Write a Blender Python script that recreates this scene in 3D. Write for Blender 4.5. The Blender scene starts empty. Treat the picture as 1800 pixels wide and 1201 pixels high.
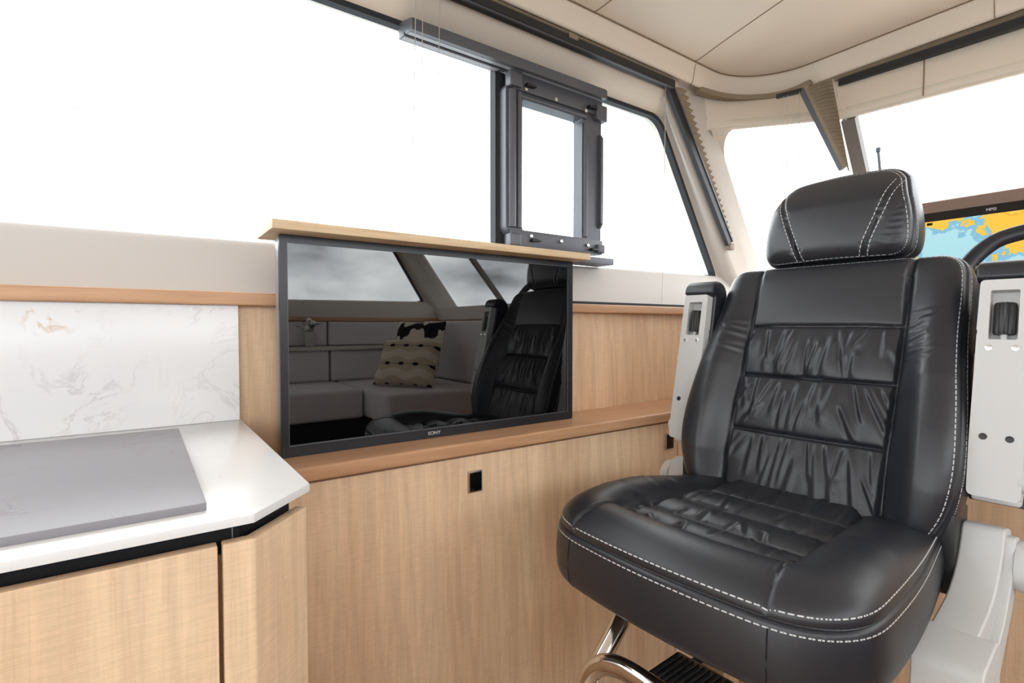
import bpy, bmesh, math, random
import numpy as np
from mathutils import Vector, Matrix
from mathutils.geometry import tessellate_polygon
random.seed(7)
rng = np.random.default_rng(11)
S = bpy.context.scene
COL = S.collection
PI = math.pi

# ------------------------------------------------------------------ camera
cam_d = bpy.data.cameras.new('camera')
cam = bpy.data.objects.new('camera', cam_d)
COL.objects.link(cam)
cam.location = (0, 0, 1.2)
cam.rotation_euler = (math.radians(90 - 1.7), 0, math.radians(-35.6))
cam_d.sensor_width = 36.0
cam_d.lens = 912.0 / 1800.0 * 36.0
cam_d.clip_start = 0.02
S.camera = cam

# ------------------------------------------------------------------ view / sky
S.view_settings.view_transform = 'Standard'
S.view_settings.look = 'None'
S.view_settings.exposure = 1.2
S.view_settings.gamma = 1.0
S.view_settings.use_curve_mapping = False
SKY = 3.6
w = bpy.data.worlds.new('overcast_sky')
S.world = w
w.use_nodes = True
nt = w.node_tree
nt.nodes.clear()
def wn(t, **k):
    n = nt.nodes.new(t)
    for a, b in k.items():
        setattr(n, a, b)
    return n
tc = wn('ShaderNodeTexCoord')
mp = wn('ShaderNodeMapping')
mp.inputs['Scale'].default_value = (1.0, 1.0, 2.6)
mp.inputs['Location'].default_value = (0.37, 0.2, 0.1)
nz = wn('ShaderNodeTexNoise')
nz.inputs['Scale'].default_value = 2.3
nz.inputs['Detail'].default_value = 5.0
nz.inputs['Roughness'].default_value = 0.52
cr = wn('ShaderNodeValToRGB')
cr.color_ramp.elements[0].position = 0.355
cr.color_ramp.elements[0].color = (0.124, 0.124, 0.126, 1)
cr.color_ramp.elements[1].position = 0.60
cr.color_ramp.elements[1].color = (1.0, 1.0, 1.0, 1)
e = cr.color_ramp.elements.new(0.47)
e.color = (0.55, 0.57, 0.60, 1)
sx = wn('ShaderNodeSeparateXYZ')
mr = wn('ShaderNodeMapRange')
mr.inputs['From Min'].default_value = -0.02
mr.inputs['From Max'].default_value = 0.02
mx = wn('ShaderNodeMixRGB')
mx.inputs['Color1'].default_value = (0.20, 0.22, 0.23, 1)      # grey water below the horizon
bg = wn('ShaderNodeBackground')
bg.inputs['Strength'].default_value = SKY
ow = wn('ShaderNodeOutputWorld')
L = nt.links.new
L(tc.outputs['Generated'], mp.inputs['Vector'])
L(mp.outputs['Vector'], nz.inputs['Vector'])
L(nz.outputs['Fac'], cr.inputs['Fac'])
L(tc.outputs['Generated'], sx.inputs['Vector'])
L(sx.outputs['Z'], mr.inputs['Value'])
L(mr.outputs['Result'], mx.inputs['Fac'])
L(cr.outputs['Color'], mx.inputs['Color2'])
L(mx.outputs['Color'], bg.inputs['Color'])
L(bg.outputs['Background'], ow.inputs['Surface'])

# ------------------------------------------------------------------ materials
def lin(c):
    return c / 12.92 if c <= 0.04045 else ((c + 0.055) / 1.055) ** 2.4
def rgb(r, g, b):
    return (lin(r / 255), lin(g / 255), lin(b / 255), 1)
def newmat(name, col, rough=0.5, metal=0.0, spec=0.5, coat=0.0):
    m = bpy.data.materials.new(name)
    m.use_nodes = True
    b = m.node_tree.nodes['Principled BSDF']
    b.inputs['Base Color'].default_value = col
    b.inputs['Roughness'].default_value = rough
    b.inputs['Metallic'].default_value = metal
    b.inputs['Specular IOR Level'].default_value = spec
    b.inputs['Coat Weight'].default_value = coat
    return m
def nd(m, t, **k):
    n = m.node_tree.nodes.new(t)
    for a, b in k.items():
        setattr(n, a, b)
    return n
def lk(m, a, b):
    m.node_tree.links.new(a, b)
def bump_noise(m, scale, strength, dist=0.001, detail=3, stretch=(1, 1, 1)):
    b = m.node_tree.nodes['Principled BSDF']
    t = nd(m, 'ShaderNodeTexCoord'); mpn = nd(m, 'ShaderNodeMapping')
    mpn.inputs['Scale'].default_value = stretch
    n = nd(m, 'ShaderNodeTexNoise')
    n.inputs['Scale'].default_value = scale; n.inputs['Detail'].default_value = detail
    bp = nd(m, 'ShaderNodeBump')
    bp.inputs['Strength'].default_value = strength; bp.inputs['Distance'].default_value = dist
    lk(m, t.outputs['Object'], mpn.inputs['Vector']); lk(m, mpn.outputs['Vector'], n.inputs['Vector'])
    lk(m, n.outputs['Fac'], bp.inputs['Height']); lk(m, bp.outputs['Normal'], b.inputs['Normal'])
    return m
def wood(name, ca, cb, axis, rough=0.45, saw=True, strips=True):
    """oak: long grain along `axis`, fine cross saw marks, a little tone change between strips"""
    m = newmat(name, ca, rough, 0, 0.35)
    b = m.node_tree.nodes['Principled BSDF']
    t = nd(m, 'ShaderNodeTexCoord')
    def noise(sc, scale, detail, rough_=0.55, dist=0.0):
        mpn = nd(m, 'ShaderNodeMapping'); mpn.inputs['Scale'].default_value = sc
        n = nd(m, 'ShaderNodeTexNoise')
        n.inputs['Scale'].default_value = scale; n.inputs['Detail'].default_value = detail
        n.inputs['Roughness'].default_value = rough_; n.inputs['Distortion'].default_value = dist
        lk(m, t.outputs['Object'], mpn.inputs['Vector']); lk(m, mpn.outputs['Vector'], n.inputs['Vector'])
        return n
    lo, hi = (0.8, 9.0)
    sc = [hi, hi, hi]; sc['xyz'.index(axis)] = lo
    grain = noise(sc, 6.0, 6, 0.62, 0.6)
    sc2 = [3.2, 3.2, 3.2]; sc2['xyz'.index(axis)] = 0.22
    broad = noise(sc2, 2.6, 3, 0.5, 0.8)
    sc3 = [60.0, 60.0, 60.0]; sc3['xyz'.index(axis)] = 2.0
    pores = noise(sc3, 6.0, 2, 0.5)
    ramp = nd(m, 'ShaderNodeValToRGB')
    ramp.color_ramp.elements[0].position = 0.3; ramp.color_ramp.elements[0].color = cb
    ramp.color_ramp.elements[1].position = 0.68; ramp.color_ramp.elements[1].color = ca
    mixn = nd(m, 'ShaderNodeMath', operation='MULTIPLY_ADD')
    mixn.inputs[1].default_value = 0.55
    m2 = nd(m, 'ShaderNodeMath', operation='MULTIPLY'); m2.inputs[1].default_value = 0.45
    lk(m, broad.outputs['Fac'], m2.inputs[0])
    lk(m, grain.outputs['Fac'], mixn.inputs[0]); lk(m, m2.outputs[0], mixn.inputs[2])
    lk(m, mixn.outputs[0], ramp.inputs['Fac'])
    pr = nd(m, 'ShaderNodeMapRange')
    pr.inputs['From Min'].default_value = 0.32; pr.inputs['From Max'].default_value = 0.5
    pr.inputs['To Min'].default_value = 0.93; pr.inputs['To Max'].default_value = 1.0
    lk(m, pores.outputs['Fac'], pr.inputs['Value'])
    mul = nd(m, 'ShaderNodeMixRGB', blend_type='MULTIPLY'); mul.inputs['Fac'].default_value = 1.0
    lk(m, ramp.outputs['Color'], mul.inputs['Color1']); lk(m, pr.outputs['Result'], mul.inputs['Color2'])
    # wavy cathedral figure
    mpw = nd(m, 'ShaderNodeMapping'); scw = [1.0, 1.0, 1.0]; scw['xyz'.index(axis)] = 0.085
    mpw.inputs['Scale'].default_value = scw
    wv = nd(m, 'ShaderNodeTexWave', wave_type='BANDS', bands_direction='DIAGONAL')
    wv.inputs['Scale'].default_value = 16.0; wv.inputs['Distortion'].default_value = 9.0
    wv.inputs['Detail'].default_value = 3.0; wv.inputs['Detail Scale'].default_value = 1.6
    lk(m, t.outputs['Object'], mpw.inputs['Vector']); lk(m, mpw.outputs['Vector'], wv.inputs['Vector'])
    wr = nd(m, 'ShaderNodeMapRange')
    wr.inputs['To Min'].default_value = 0.935; wr.inputs['To Max'].default_value = 1.02
    lk(m, wv.outputs['Fac'], wr.inputs['Value'])
    mulw = nd(m, 'ShaderNodeMixRGB', blend_type='MULTIPLY'); mulw.inputs['Fac'].default_value = 1.0
    lk(m, mul.outputs['Color'], mulw.inputs['Color1']); lk(m, wr.outputs['Result'], mulw.inputs['Color2'])
    mul = mulw
    last = mul
    if saw:
        sc4 = [9.0, 9.0, 9.0]; sc4['xyz'.index(axis)] = 120.0
        sw = noise(sc4, 5.0, 2, 0.5)
        sr = nd(m, 'ShaderNodeMapRange')
        sr.inputs['From Min'].default_value = 0.3; sr.inputs['From Max'].default_value = 0.65
        sr.inputs['To Min'].default_value = 0.93; sr.inputs['To Max'].default_value = 1.02
        lk(m, sw.outputs['Fac'], sr.inputs['Value'])
        mul2 = nd(m, 'ShaderNodeMixRGB', blend_type='MULTIPLY'); mul2.inputs['Fac'].default_value = 1.0
        lk(m, mul.outputs['Color'], mul2.inputs['Color1']); lk(m, sr.outputs['Result'], mul2.inputs['Color2'])
        last = mul2
        bp = nd(m, 'ShaderNodeBump'); bp.inputs['Strength'].default_value = 0.25; bp.inputs['Distance'].default_value = 0.0006
        lk(m, sw.outputs['Fac'], bp.inputs['Height']); lk(m, bp.outputs['Normal'], b.inputs['Normal'])
    lk(m, last.outputs['Color'], b.inputs['Base Color'])
    return m

M = {}
M['oak_panel'] = wood('oak_panel', rgb(240, 208, 174), rgb(212, 174, 138), 'z')
M['oak_door'] = wood('oak_door', rgb(246, 218, 184), rgb(222, 186, 150), 'z')
M['oak_trim'] = wood('oak_trim', rgb(214, 170, 134), rgb(190, 144, 108), 'x', 0.38, saw=False)
M['plywood'] = wood('plywood_edge', rgb(238, 214, 178), rgb(186, 150, 110), 'x', 0.5, saw=False)
M['cream'] = bump_noise(newmat('cream_panel', rgb(218, 210, 202), 0.55, 0, 0.3), 250, 0.12, 0.0005)
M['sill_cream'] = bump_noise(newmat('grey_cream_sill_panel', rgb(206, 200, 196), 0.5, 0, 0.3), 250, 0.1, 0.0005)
M['headliner'] = bump_noise(newmat('beige_headliner_vinyl', rgb(238, 225, 210), 0.6, 0, 0.25), 420, 0.18, 0.0006)
M['seam'] = newmat('seam_thread', rgb(150, 132, 112), 0.8, 0, 0.1)  # darker beige thread of the headliner and valance seams
M['leather'] = newmat('black_leather', rgb(36, 38, 45), 0.38, 0, 0.6)
bump_noise(M['leather'], 520, 0.22, 0.0006, 4)
M['thread'] = newmat('white_thread', rgb(205, 205, 205), 0.7, 0, 0.2)
M['grey_plastic'] = bump_noise(newmat('light_grey_plastic', rgb(206, 206, 206), 0.5, 0, 0.4), 600, 0.1, 0.0004)
M['black_plastic'] = newmat('black_plastic', rgb(30, 30, 32), 0.4, 0, 0.5)
M['charcoal'] = newmat('charcoal_anodised_aluminium', rgb(96, 97, 104), 0.40, 0.3, 0.5)
M['rubber'] = newmat('dark_rubber_gasket', rgb(52, 54, 58), 0.6, 0, 0.3)
M['steel'] = newmat('stainless_screw', rgb(225, 225, 225), 0.25, 0.9)
M['chrome'] = newmat('polished_chrome_tube', rgb(225, 222, 218), 0.08, 1.0)
M['tv_frame'] = newmat('tv_frame_dark', rgb(38, 40, 46), 0.3, 0.2, 0.5)
M['tv_screen'] = newmat('tv_glass_black', rgb(5, 5, 6), 0.015, 0, 0.5)
M['tv_screen'].node_tree.nodes['Principled BSDF'].inputs['IOR'].default_value = 1.78
M['letter'] = newmat('silver_lettering', rgb(215, 215, 218), 0.4, 0.3)
M['latch_black'] = newmat('latch_black_gloss', rgb(14, 13, 13), 0.12, 0, 0.5)
M['latch_rim'] = newmat('latch_dark_bronze', rgb(190, 172, 160), 0.3, 0.8)
M['recess'] = newmat('matt_black_recess', rgb(30, 30, 32), 0.7, 0, 0.2)
M['taupe'] = newmat('taupe_blind_fabric', rgb(150, 134, 114), 0.85, 0, 0.1)
M['cord'] = newmat('translucent_cord', rgb(190, 180, 165), 0.6)
M['dash'] = newmat('brown_dash_vinyl', rgb(134, 110, 98), 0.45, 0, 0.4)
M['sofa'] = bump_noise(newmat('light_grey_sofa_fabric', rgb(228, 220, 224), 0.9, 0, 0.1), 700, 0.3, 0.0008)
M['floor'] = wood('dark_floor_boards', rgb(188, 160, 132), rgb(156, 126, 100), 'x', 0.5, saw=False)
M['green'] = newmat('leaf_green', rgb(70, 96, 60), 0.6)
M['petal'] = newmat('white_petal', rgb(235, 228, 222), 0.6)
M['vase'] = newmat('glass_vase_frosted', rgb(190, 190, 186), 0.2)

# stone with faint veins
def quartz(name, base, vein, gold=True):
    m = newmat(name, base, 0.22, 0, 0.5)
    b = m.node_tree.nodes['Principled BSDF']
    t = nd(m, 'ShaderNodeTexCoord')
    n = nd(m, 'ShaderNodeTexNoise')
    n.inputs['Scale'].default_value = 8.5; n.inputs['Detail'].default_value = 7; n.inputs['Roughness'].default_value = 0.62
    n.inputs['Distortion'].default_value = 1.1
    lk(m, t.outputs['Object'], n.inputs['Vector'])
    r = nd(m, 'ShaderNodeValToRGB')
    r.color_ramp.elements[0].position = 0.478; r.color_ramp.elements[0].color = (0, 0, 0, 1)
    r.color_ramp.elements[1].position = 0.522; r.color_ramp.elements[1].color = (0, 0, 0, 1)
    q = r.color_ramp.elements.new(0.50); q.color = (1, 1, 1, 1)
    lk(m, n.outputs['Fac'], r.inputs['Fac'])
    n2 = nd(m, 'ShaderNodeTexNoise'); n2.inputs['Scale'].default_value = 7.0; n2.inputs['Detail'].default_value = 3
    lk(m, t.outputs['Object'], n2.inputs['Vector'])
    r2 = nd(m, 'ShaderNodeMapRange')
    r2.inputs['From Min'].default_value = 0.46; r2.inputs['From Max'].default_value = 0.68
    lk(m, n2.outputs['Fac'], r2.inputs['Value'])
    mu = nd(m, 'ShaderNodeMath', operation='MULTIPLY')
    lk(m, r.outputs['Color'], mu.inputs[0]); lk(m, r2.outputs['Result'], mu.inputs[1])
    mixc = nd(m, 'ShaderNodeMixRGB'); mixc.inputs['Color1'].default_value = base; mixc.inputs['Color2'].default_value = vein
    lk(m, mu.outputs[0], mixc.inputs['Fac'])
    out = mixc
    if gold:
        # one gold vein cluster in the stone
        n3 = nd(m, 'ShaderNodeVectorMath', operation='DISTANCE'); n3.inputs[1].default_value = (-0.118, 1.112, 1.222)
        lk(m, t.outputs['Object'], n3.inputs[0])
        r3 = nd(m, 'ShaderNodeMapRange'); r3.inputs['From Min'].default_value = 0.045; r3.inputs['From Max'].default_value = 0.01
        lk(m, n3.outputs['Value'], r3.inputs['Value'])
        mg = nd(m, 'ShaderNodeMath', operation='MULTIPLY')
        lk(m, r.outputs['Color'], mg.inputs[0]); lk(m, r3.outputs['Result'], mg.inputs[1])
        mc = nd(m, 'ShaderNodeMixRGB'); mc.inputs['Color2'].default_value = rgb(196, 150, 92)
        lk(m, mixc.outputs['Color'], mc.inputs['Color1']); lk(m, mg.outputs[0], mc.inputs['Fac'])
        out = mc
    lk(m, out.outputs['Color'], b.inputs['Base Color'])
    return m
M['quartz'] = quartz('white_quartz', rgb(236, 236, 238), rgb(216, 213, 216))
M['quartz_top'] = quartz('white_quartz_worktop', rgb(238, 238, 240), rgb(232, 231, 233), gold=False)
M['greystone'] = quartz('grey_stone_slab', rgb(140, 138, 145), rgb(108, 96, 104), gold=False)
M['greystone'].node_tree.nodes['Principled BSDF'].inputs['Roughness'].default_value = 0.35

def glassmat():
    m = bpy.data.materials.new('window_glass'); m.use_nodes = True
    m.node_tree.nodes.clear()
    o = nd(m, 'ShaderNodeOutputMaterial'); tr = nd(m, 'ShaderNodeBsdfTransparent'); gl = nd(m, 'ShaderNodeBsdfGlossy')
    tr.inputs['Color'].default_value = (0.97, 0.985, 0.98, 1); gl.inputs['Roughness'].default_value = 0.0
    lw = nd(m, 'ShaderNodeLayerWeight'); lw.inputs['Blend'].default_value = 0.5
    pw = nd(m, 'ShaderNodeMath', operation='POWER'); pw.inputs[1].default_value = 5.0
    fr = nd(m, 'ShaderNodeMath', operation='MULTIPLY_ADD'); fr.inputs[1].default_value = 0.90; fr.inputs[2].default_value = 0.02
    lk(m, lw.outputs['Facing'], pw.inputs[0]); lk(m, pw.outputs[0], fr.inputs[0])
    mx_ = nd(m, 'ShaderNodeMixShader')
    lk(m, fr.outputs[0], mx_.inputs['Fac']); lk(m, tr.outputs['BSDF'], mx_.inputs[1]); lk(m, gl.outputs['BSDF'], mx_.inputs[2])
    lk(m, mx_.outputs['Shader'], o.inputs['Surface'])
    return m
M['glass'] = glassmat()

def chartmat():
    m = newmat('nautical_chart_screen', rgb(20, 20, 20), 0.15)
    b = m.node_tree.nodes['Principled BSDF']
    t = nd(m, 'ShaderNodeTexCoord'); n = nd(m, 'ShaderNodeTexNoise')
    n.inputs['Scale'].default_value = 9.0; n.inputs['Detail'].default_value = 6; n.inputs['Roughness'].default_value = 0.55
    mpn = nd(m, 'ShaderNodeMapping'); mpn.inputs['Location'].default_value = (0.0, 0.31, 0.05)
    lk(m, t.outputs['Object'], mpn.inputs['Vector']); lk(m, mpn.outputs['Vector'], n.inputs['Vector'])
    r = nd(m, 'ShaderNodeValToRGB'); r.color_ramp.interpolation = 'CONSTANT'
    r.color_ramp.elements[0].position = 0.0; r.color_ramp.elements[0].color = rgb(168, 214, 222)
    r.color_ramp.elements[1].position = 0.47; r.color_ramp.elements[1].color = rgb(128, 182, 208)
    for p, c in ((0.505, rgb(176, 190, 140)), (0.515, rgb(240, 190, 66)), (0.66, rgb(226, 170, 50)), (0.68, rgb(244, 198, 80))):
        q = r.color_ramp.elements.new(p); q.color = c
    lk(m, n.outputs['Fac'], r.inputs['Fac'])
    lk(m, r.outputs['Color'], b.inputs['Emission Color']); b.inputs['Emission Strength'].default_value = 0.5
    return m
M['chart'] = chartmat()

# ------------------------------------------------------------------ helpers
def org(p):
    v = Vector((0, 0, 0))
    while p is not None:
        if not p.get('_local'):
            v = v + p.location
        p = p.parent
    return v
def root(name, loc, label, cat, group=None):
    o = bpy.data.objects.new(name, None); COL.objects.link(o)
    o.location = loc; o.empty_display_size = 0.05
    o['label'] = label; o['category'] = cat
    if group: o['group'] = group
    return o
def tag(o, label=None, cat=None, group=None, kind=None):
    if label: o['label'] = label
    if cat: o['category'] = cat
    if group: o['group'] = group
    if kind: o['kind'] = kind
    return o
def addobj(name, me, m, parent=None, shift=True):
    o = bpy.data.objects.new(name, me); COL.objects.link(o)
    if m is not None: me.materials.append(m)
    if parent is not None:
        o.parent = parent
        if shift:
            v = org(parent)
            me.transform(Matrix.Translation(-v))
    return o
def mesh(name, verts, faces, m, parent=None, smooth=False, shift=True, recalc=False):
    me = bpy.data.meshes.new(name)
    me.from_pydata([tuple(map(float, v)) for v in verts], [], [tuple(map(int, f)) for f in faces])
    if recalc:
        bm = bmesh.new(); bm.from_mesh(me); bmesh.ops.recalc_face_normals(bm, faces=bm.faces); bm.to_mesh(me); bm.free()
    if smooth:
        me.polygons.foreach_set('use_smooth', [True] * len(me.polygons))
    me.update()
    return addobj(name, me, m, parent, shift)
def frombm(name, bm, m, parent=None, smooth=False, shift=True, angle=None):
    bmesh.ops.recalc_face_normals(bm, faces=bm.faces)
    me = bpy.data.meshes.new(name); bm.to_mesh(me); bm.free()
    if smooth or angle:
        me.polygons.foreach_set('use_smooth', [True] * len(me.polygons))
    if angle:
        me.set_sharp_from_angle(angle=math.radians(angle))
    return addobj(name, me, m, parent, shift)
def bevel_all(bm, w_, seg=2, ang=30):
    es = [e for e in bm.edges if len(e.link_faces) == 2 and e.calc_face_angle(0) > math.radians(ang)]
    if es and w_ > 0:
        bmesh.ops.bevel(bm, geom=es, offset=w_, segments=seg, profile=0.6, affect='EDGES', clamp_overlap=True)
def box(name, x0, x1, y0, y1, z0, z1, m, parent=None, bev=0.0015, seg=2, shift=True):
    bm = bmesh.new()
    vs = [bm.verts.new(p) for p in ((x0, y0, z0), (x1, y0, z0), (x1, y1, z0), (x0, y1, z0), (x0, y0, z1), (x1, y0, z1), (x1, y1, z1), (x0, y1, z1))]
    for f in ((0, 1, 2, 3), (4, 5, 6, 7), (0, 1, 5, 4), (1, 2, 6, 5), (2, 3, 7, 6), (3, 0, 4, 7)):
        bm.faces.new([vs[i] for i in f])
    bmesh.ops.recalc_face_normals(bm, faces=bm.faces)
    bevel_all(bm, bev, seg)
    return frombm(name, bm, m, parent, shift=shift, angle=40)
def prism(name, pts, mapf, t0, t1, m, parent=None, bev=0.0, seg=2, shift=True):
    bm = bmesh.new()
    a = [bm.verts.new(mapf(p[0], p[1], t0)) for p in pts]
    b = [bm.verts.new(mapf(p[0], p[1], t1)) for p in pts]
    n = len(pts)
    bm.faces.new(a); bm.faces.new(b)
    for i in range(n):
        bm.faces.new((a[i], a[(i + 1) % n], b[(i + 1) % n], b[i]))
    bmesh.ops.recalc_face_normals(bm, faces=bm.faces)
    bevel_all(bm, bev, seg)
    return frombm(name, bm, m, parent, shift=shift, angle=35)
XZ = lambda u, v, t: (u, t, v)     # profile in XZ, extruded along Y
XY = lambda u, v, t: (u, v, t)
YZ = lambda u, v, t: (t, u, v)
def plate(name, outer, holes, mapf, t0, t1, m, parent=None, shift=True):
    loops = [outer] + holes
    pts = [p for l in loops for p in l]
    tris = tessellate_polygon([[Vector((p[0], p[1], 0)) for p in l] for l in loops])
    n = len(pts)
    V = [mapf(p[0], p[1], t0) for p in pts] + [mapf(p[0], p[1], t1) for p in pts]
    Fc = [tuple(t) for t in tris] + [tuple(i + n for i in t) for t in tris]
    k = 0
    for l in loops:
        c = len(l)
        for i in range(c):
            a, b = k + i, k + (i + 1) % c
            Fc.append((a, b, b + n, a + n))
        k += c
    return mesh(name, V, Fc, m, parent, shift=shift, recalc=True)
def arc(cx, cy, r, a0, a1, n=8):
    return [(cx + r * math.cos(math.radians(a0 + (a1 - a0) * i / n)), cy + r * math.sin(math.radians(a0 + (a1 - a0) * i / n))) for i in range(n + 1)]
def rrect(x0, x1, y0, y1, r, n=6):
    return arc(x1 - r, y1 - r, r, 0, 90, n) + arc(x0 + r, y1 - r, r, 90, 180, n) + arc(x0 + r, y0 + r, r, 180, 270, n) + arc(x1 - r, y0 + r, r, 270, 360, n)
def round_poly(pts, rads, n=6):
    """round the corners of a polygon by quadratic curves"""
    out = []
    N = len(pts)
    for i in range(N):
        p = Vector(pts[i]); a = Vector(pts[i - 1]); b = Vector(pts[(i + 1) % N])
        r = rads[i] if isinstance(rads, (list, tuple)) else rads
        if r <= 0:
            out.append(tuple(p)); continue
        d1 = (a - p); d2 = (b - p)
        r1 = min(r, d1.length * 0.49); r2 = min(r, d2.length * 0.49)
        s = p + d1.normalized() * r1; e_ = p + d2.normalized() * r2
        for k in range(n + 1):
            t = k / n
            q = s * (1 - t) ** 2 + p * 2 * t * (1 - t) + e_ * t * t
            out.append(tuple(q))
    return out
def smooth_path(pts, n=8):
    """Catmull-Rom through pts"""
    P_ = [Vector(p) for p in pts]
    P_ = [P_[0] * 2 - P_[1]] + P_ + [P_[-1] * 2 - P_[-2]]
    out = []
    for i in range(1, len(P_) - 2):
        p0, p1, p2, p3 = P_[i - 1:i + 3]
        for k in range(n):
            t = k / n
            out.append(0.5 * ((2 * p1) + (p2 - p0) * t + (2 * p0 - 5 * p1 + 4 * p2 - p3) * t * t + (3 * p1 - p0 - 3 * p2 + p3) * t ** 3))
    out.append(P_[-2])
    return out
def sweep(name, path, prof, m, parent=None, up=(0, 0, 1), closed=False, smooth=True, shift=True, caps=True):
    """sweep a closed 2-D profile (side, up) along a path"""
    P_ = [Vector(p) for p in path]; n = len(P_); k = len(prof)
    V = []; U = Vector(up)
    for i in range(n):
        if closed:
            d = P_[(i + 1) % n] - P_[i - 1]
        else:
            d = P_[min(i + 1, n - 1)] - P_[max(i - 1, 0)]
        d.normalize()
        s = d.cross(U)
        if s.length < 1e-5: s = d.cross(Vector((1, 0, 0)))
        s.normalize(); u = s.cross(d)
        for (a, b) in prof:
            V.append(P_[i] + s * a + u * b)
    Fc = []
    for i in range(n if closed else n - 1):
        j = (i + 1) % n
        for q in range(k):
            q2 = (q + 1) % k
            Fc.append((i * k + q, i * k + q2, j * k + q2, j * k + q))
    if not closed and caps:
        Fc.append(tuple(range(k))); Fc.append(tuple((n - 1) * k + q for q in range(k)))
    o = mesh(name, V, Fc, m, parent, smooth=smooth, shift=shift, recalc=True)
    if smooth: o.data.set_sharp_from_angle(angle=math.radians(45))
    return o
def circ(r, n=12):
    return [(r * math.cos(2 * PI * i / n), r * math.sin(2 * PI * i / n)) for i in range(n)]
def tube(name, path, r, m, parent=None, n=12, shift=True, closed=False, up=(0, 0, 1)):
    return sweep(name, path, circ(r, n), m, parent, up=up, shift=shift, closed=closed)
def rect(a, b):
    return [(-a / 2, -b / 2), (a / 2, -b / 2), (a / 2, b / 2), (-a / 2, b / 2)]
def disc(name, c, axis, r, h, m, parent=None, n=24, bev=0.001, shift=True):
    bm = bmesh.new()
    bmesh.ops.create_cone(bm, cap_ends=True, segments=n, radius1=r, radius2=r, depth=h)
    bevel_all(bm, bev, 2, 40)
    q = Vector((0, 0, 1)).rotation_difference(Vector(axis))
    bmesh.ops.transform(bm, matrix=Matrix.Translation(Vector(c)) @ q.to_matrix().to_4x4(), verts=bm.verts)
    return frombm(name, bm, m, parent, shift=shift, angle=40)
def text(name, s, size, mat4, m, parent=None, depth=0.0004):
    cu = bpy.data.curves.new('txt', 'FONT'); cu.body = s; cu.size = size; cu.extrude = depth
    cu.align_x = 'CENTER'; cu.align_y = 'CENTER'
    to = bpy.data.objects.new('txt', cu); COL.objects.link(to)
    dg = bpy.context.evaluated_depsgraph_get()
    me = bpy.data.meshes.new_from_object(to.evaluated_get(dg))
    bpy.data.objects.remove(to); bpy.data.curves.remove(cu)
    me.transform(mat4)
    me.materials.clear()
    return addobj(name, me, m, parent)
def struct(o):
    o['kind'] = 'structure'
    return o

# ================================================================== SETTING
# ---- floor: lower galley floor and the raised platform of the saloon and helm
struct(box('floor', -2.3, 2.45, -1.75, 1.2, 0.02, 0.10, M['floor'], bev=0))
flp = struct(plate('floor_platform', [(-2.2, -1.7), (1.94, -1.7), (1.94, -0.625), (-2.2, -0.625)], [], XY, 0.10, 0.40, M['floor']))
flp.name = 'floor'

# ---- port wall with the big side window
WB = [(-2.0, 1.362), (0.24, 1.3745), (1.22, 1.387)]
winpoly = round_poly([(-2.0, 1.362), (0.24, 1.3745), (1.22, 1.387), (1.842, 1.394), (1.498, 1.935), (-2.0, 1.931)],
                     [0, 0, 0, 0.035, 0.055, 0], 8)
def sill_z(x):
    return float(np.interp(x, [-2.0, 0.24, 1.22, 1.842], [1.362, 1.3745, 1.387, 1.394])) + 0.0015
wp = struct(plate('wall_port', [(-2.25, 1.28), (2.05, 1.28), (1.96, 1.40), (1.575, 2.08), (-2.25, 2.08)], [winpoly], XZ, 1.2, 1.24, M['cream']))
struct(box('wall_port', -2.25, 2.1, 1.15, 1.24, 0.0, 1.262, M['cream'], bev=0))
# slanted cream ledge between the wood rail and the glass
def strip(name, lines, m, parent=None, smooth=True, flip=False):
    """loft between polylines of equal length"""
    n = len(lines[0]); V = [p for l in lines for p in l]; Fc = []
    for j in range(len(lines) - 1):
        for i in range(n - 1):
            Fc.append((j * n + i, j * n + i + 1, (j + 1) * n + i + 1, (j + 1) * n + i))
    return mesh(name, V, Fc, m, parent, smooth=smooth, recalc=True)
xs = [-2.2 + 4.2 * i / 24 for i in range(25)]
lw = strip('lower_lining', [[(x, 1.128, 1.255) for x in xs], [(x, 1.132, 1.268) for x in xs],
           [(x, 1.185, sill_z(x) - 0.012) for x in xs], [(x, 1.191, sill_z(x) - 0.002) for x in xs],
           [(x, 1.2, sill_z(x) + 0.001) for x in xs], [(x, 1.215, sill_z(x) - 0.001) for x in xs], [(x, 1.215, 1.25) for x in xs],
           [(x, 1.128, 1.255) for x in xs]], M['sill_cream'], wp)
# upper lining, leaning in towards the blind track
xs2 = [-2.2 + 3.72 * i / 24 for i in range(25)]
up_ = strip('upper_lining', [[(x, 1.206, 1.936) for x in xs2], [(x, 1.196, 1.942) for x in xs2], [(x, 1.168, 1.966) for x in xs2],
            [(x, 1.142, 2.0) for x in xs2], [(x, 1.138, 2.08) for x in xs2], [(x, 1.206, 2.08) for x in xs2], [(x, 1.206, 1.936) for x in xs2]], M['headliner'], wp)

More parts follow.
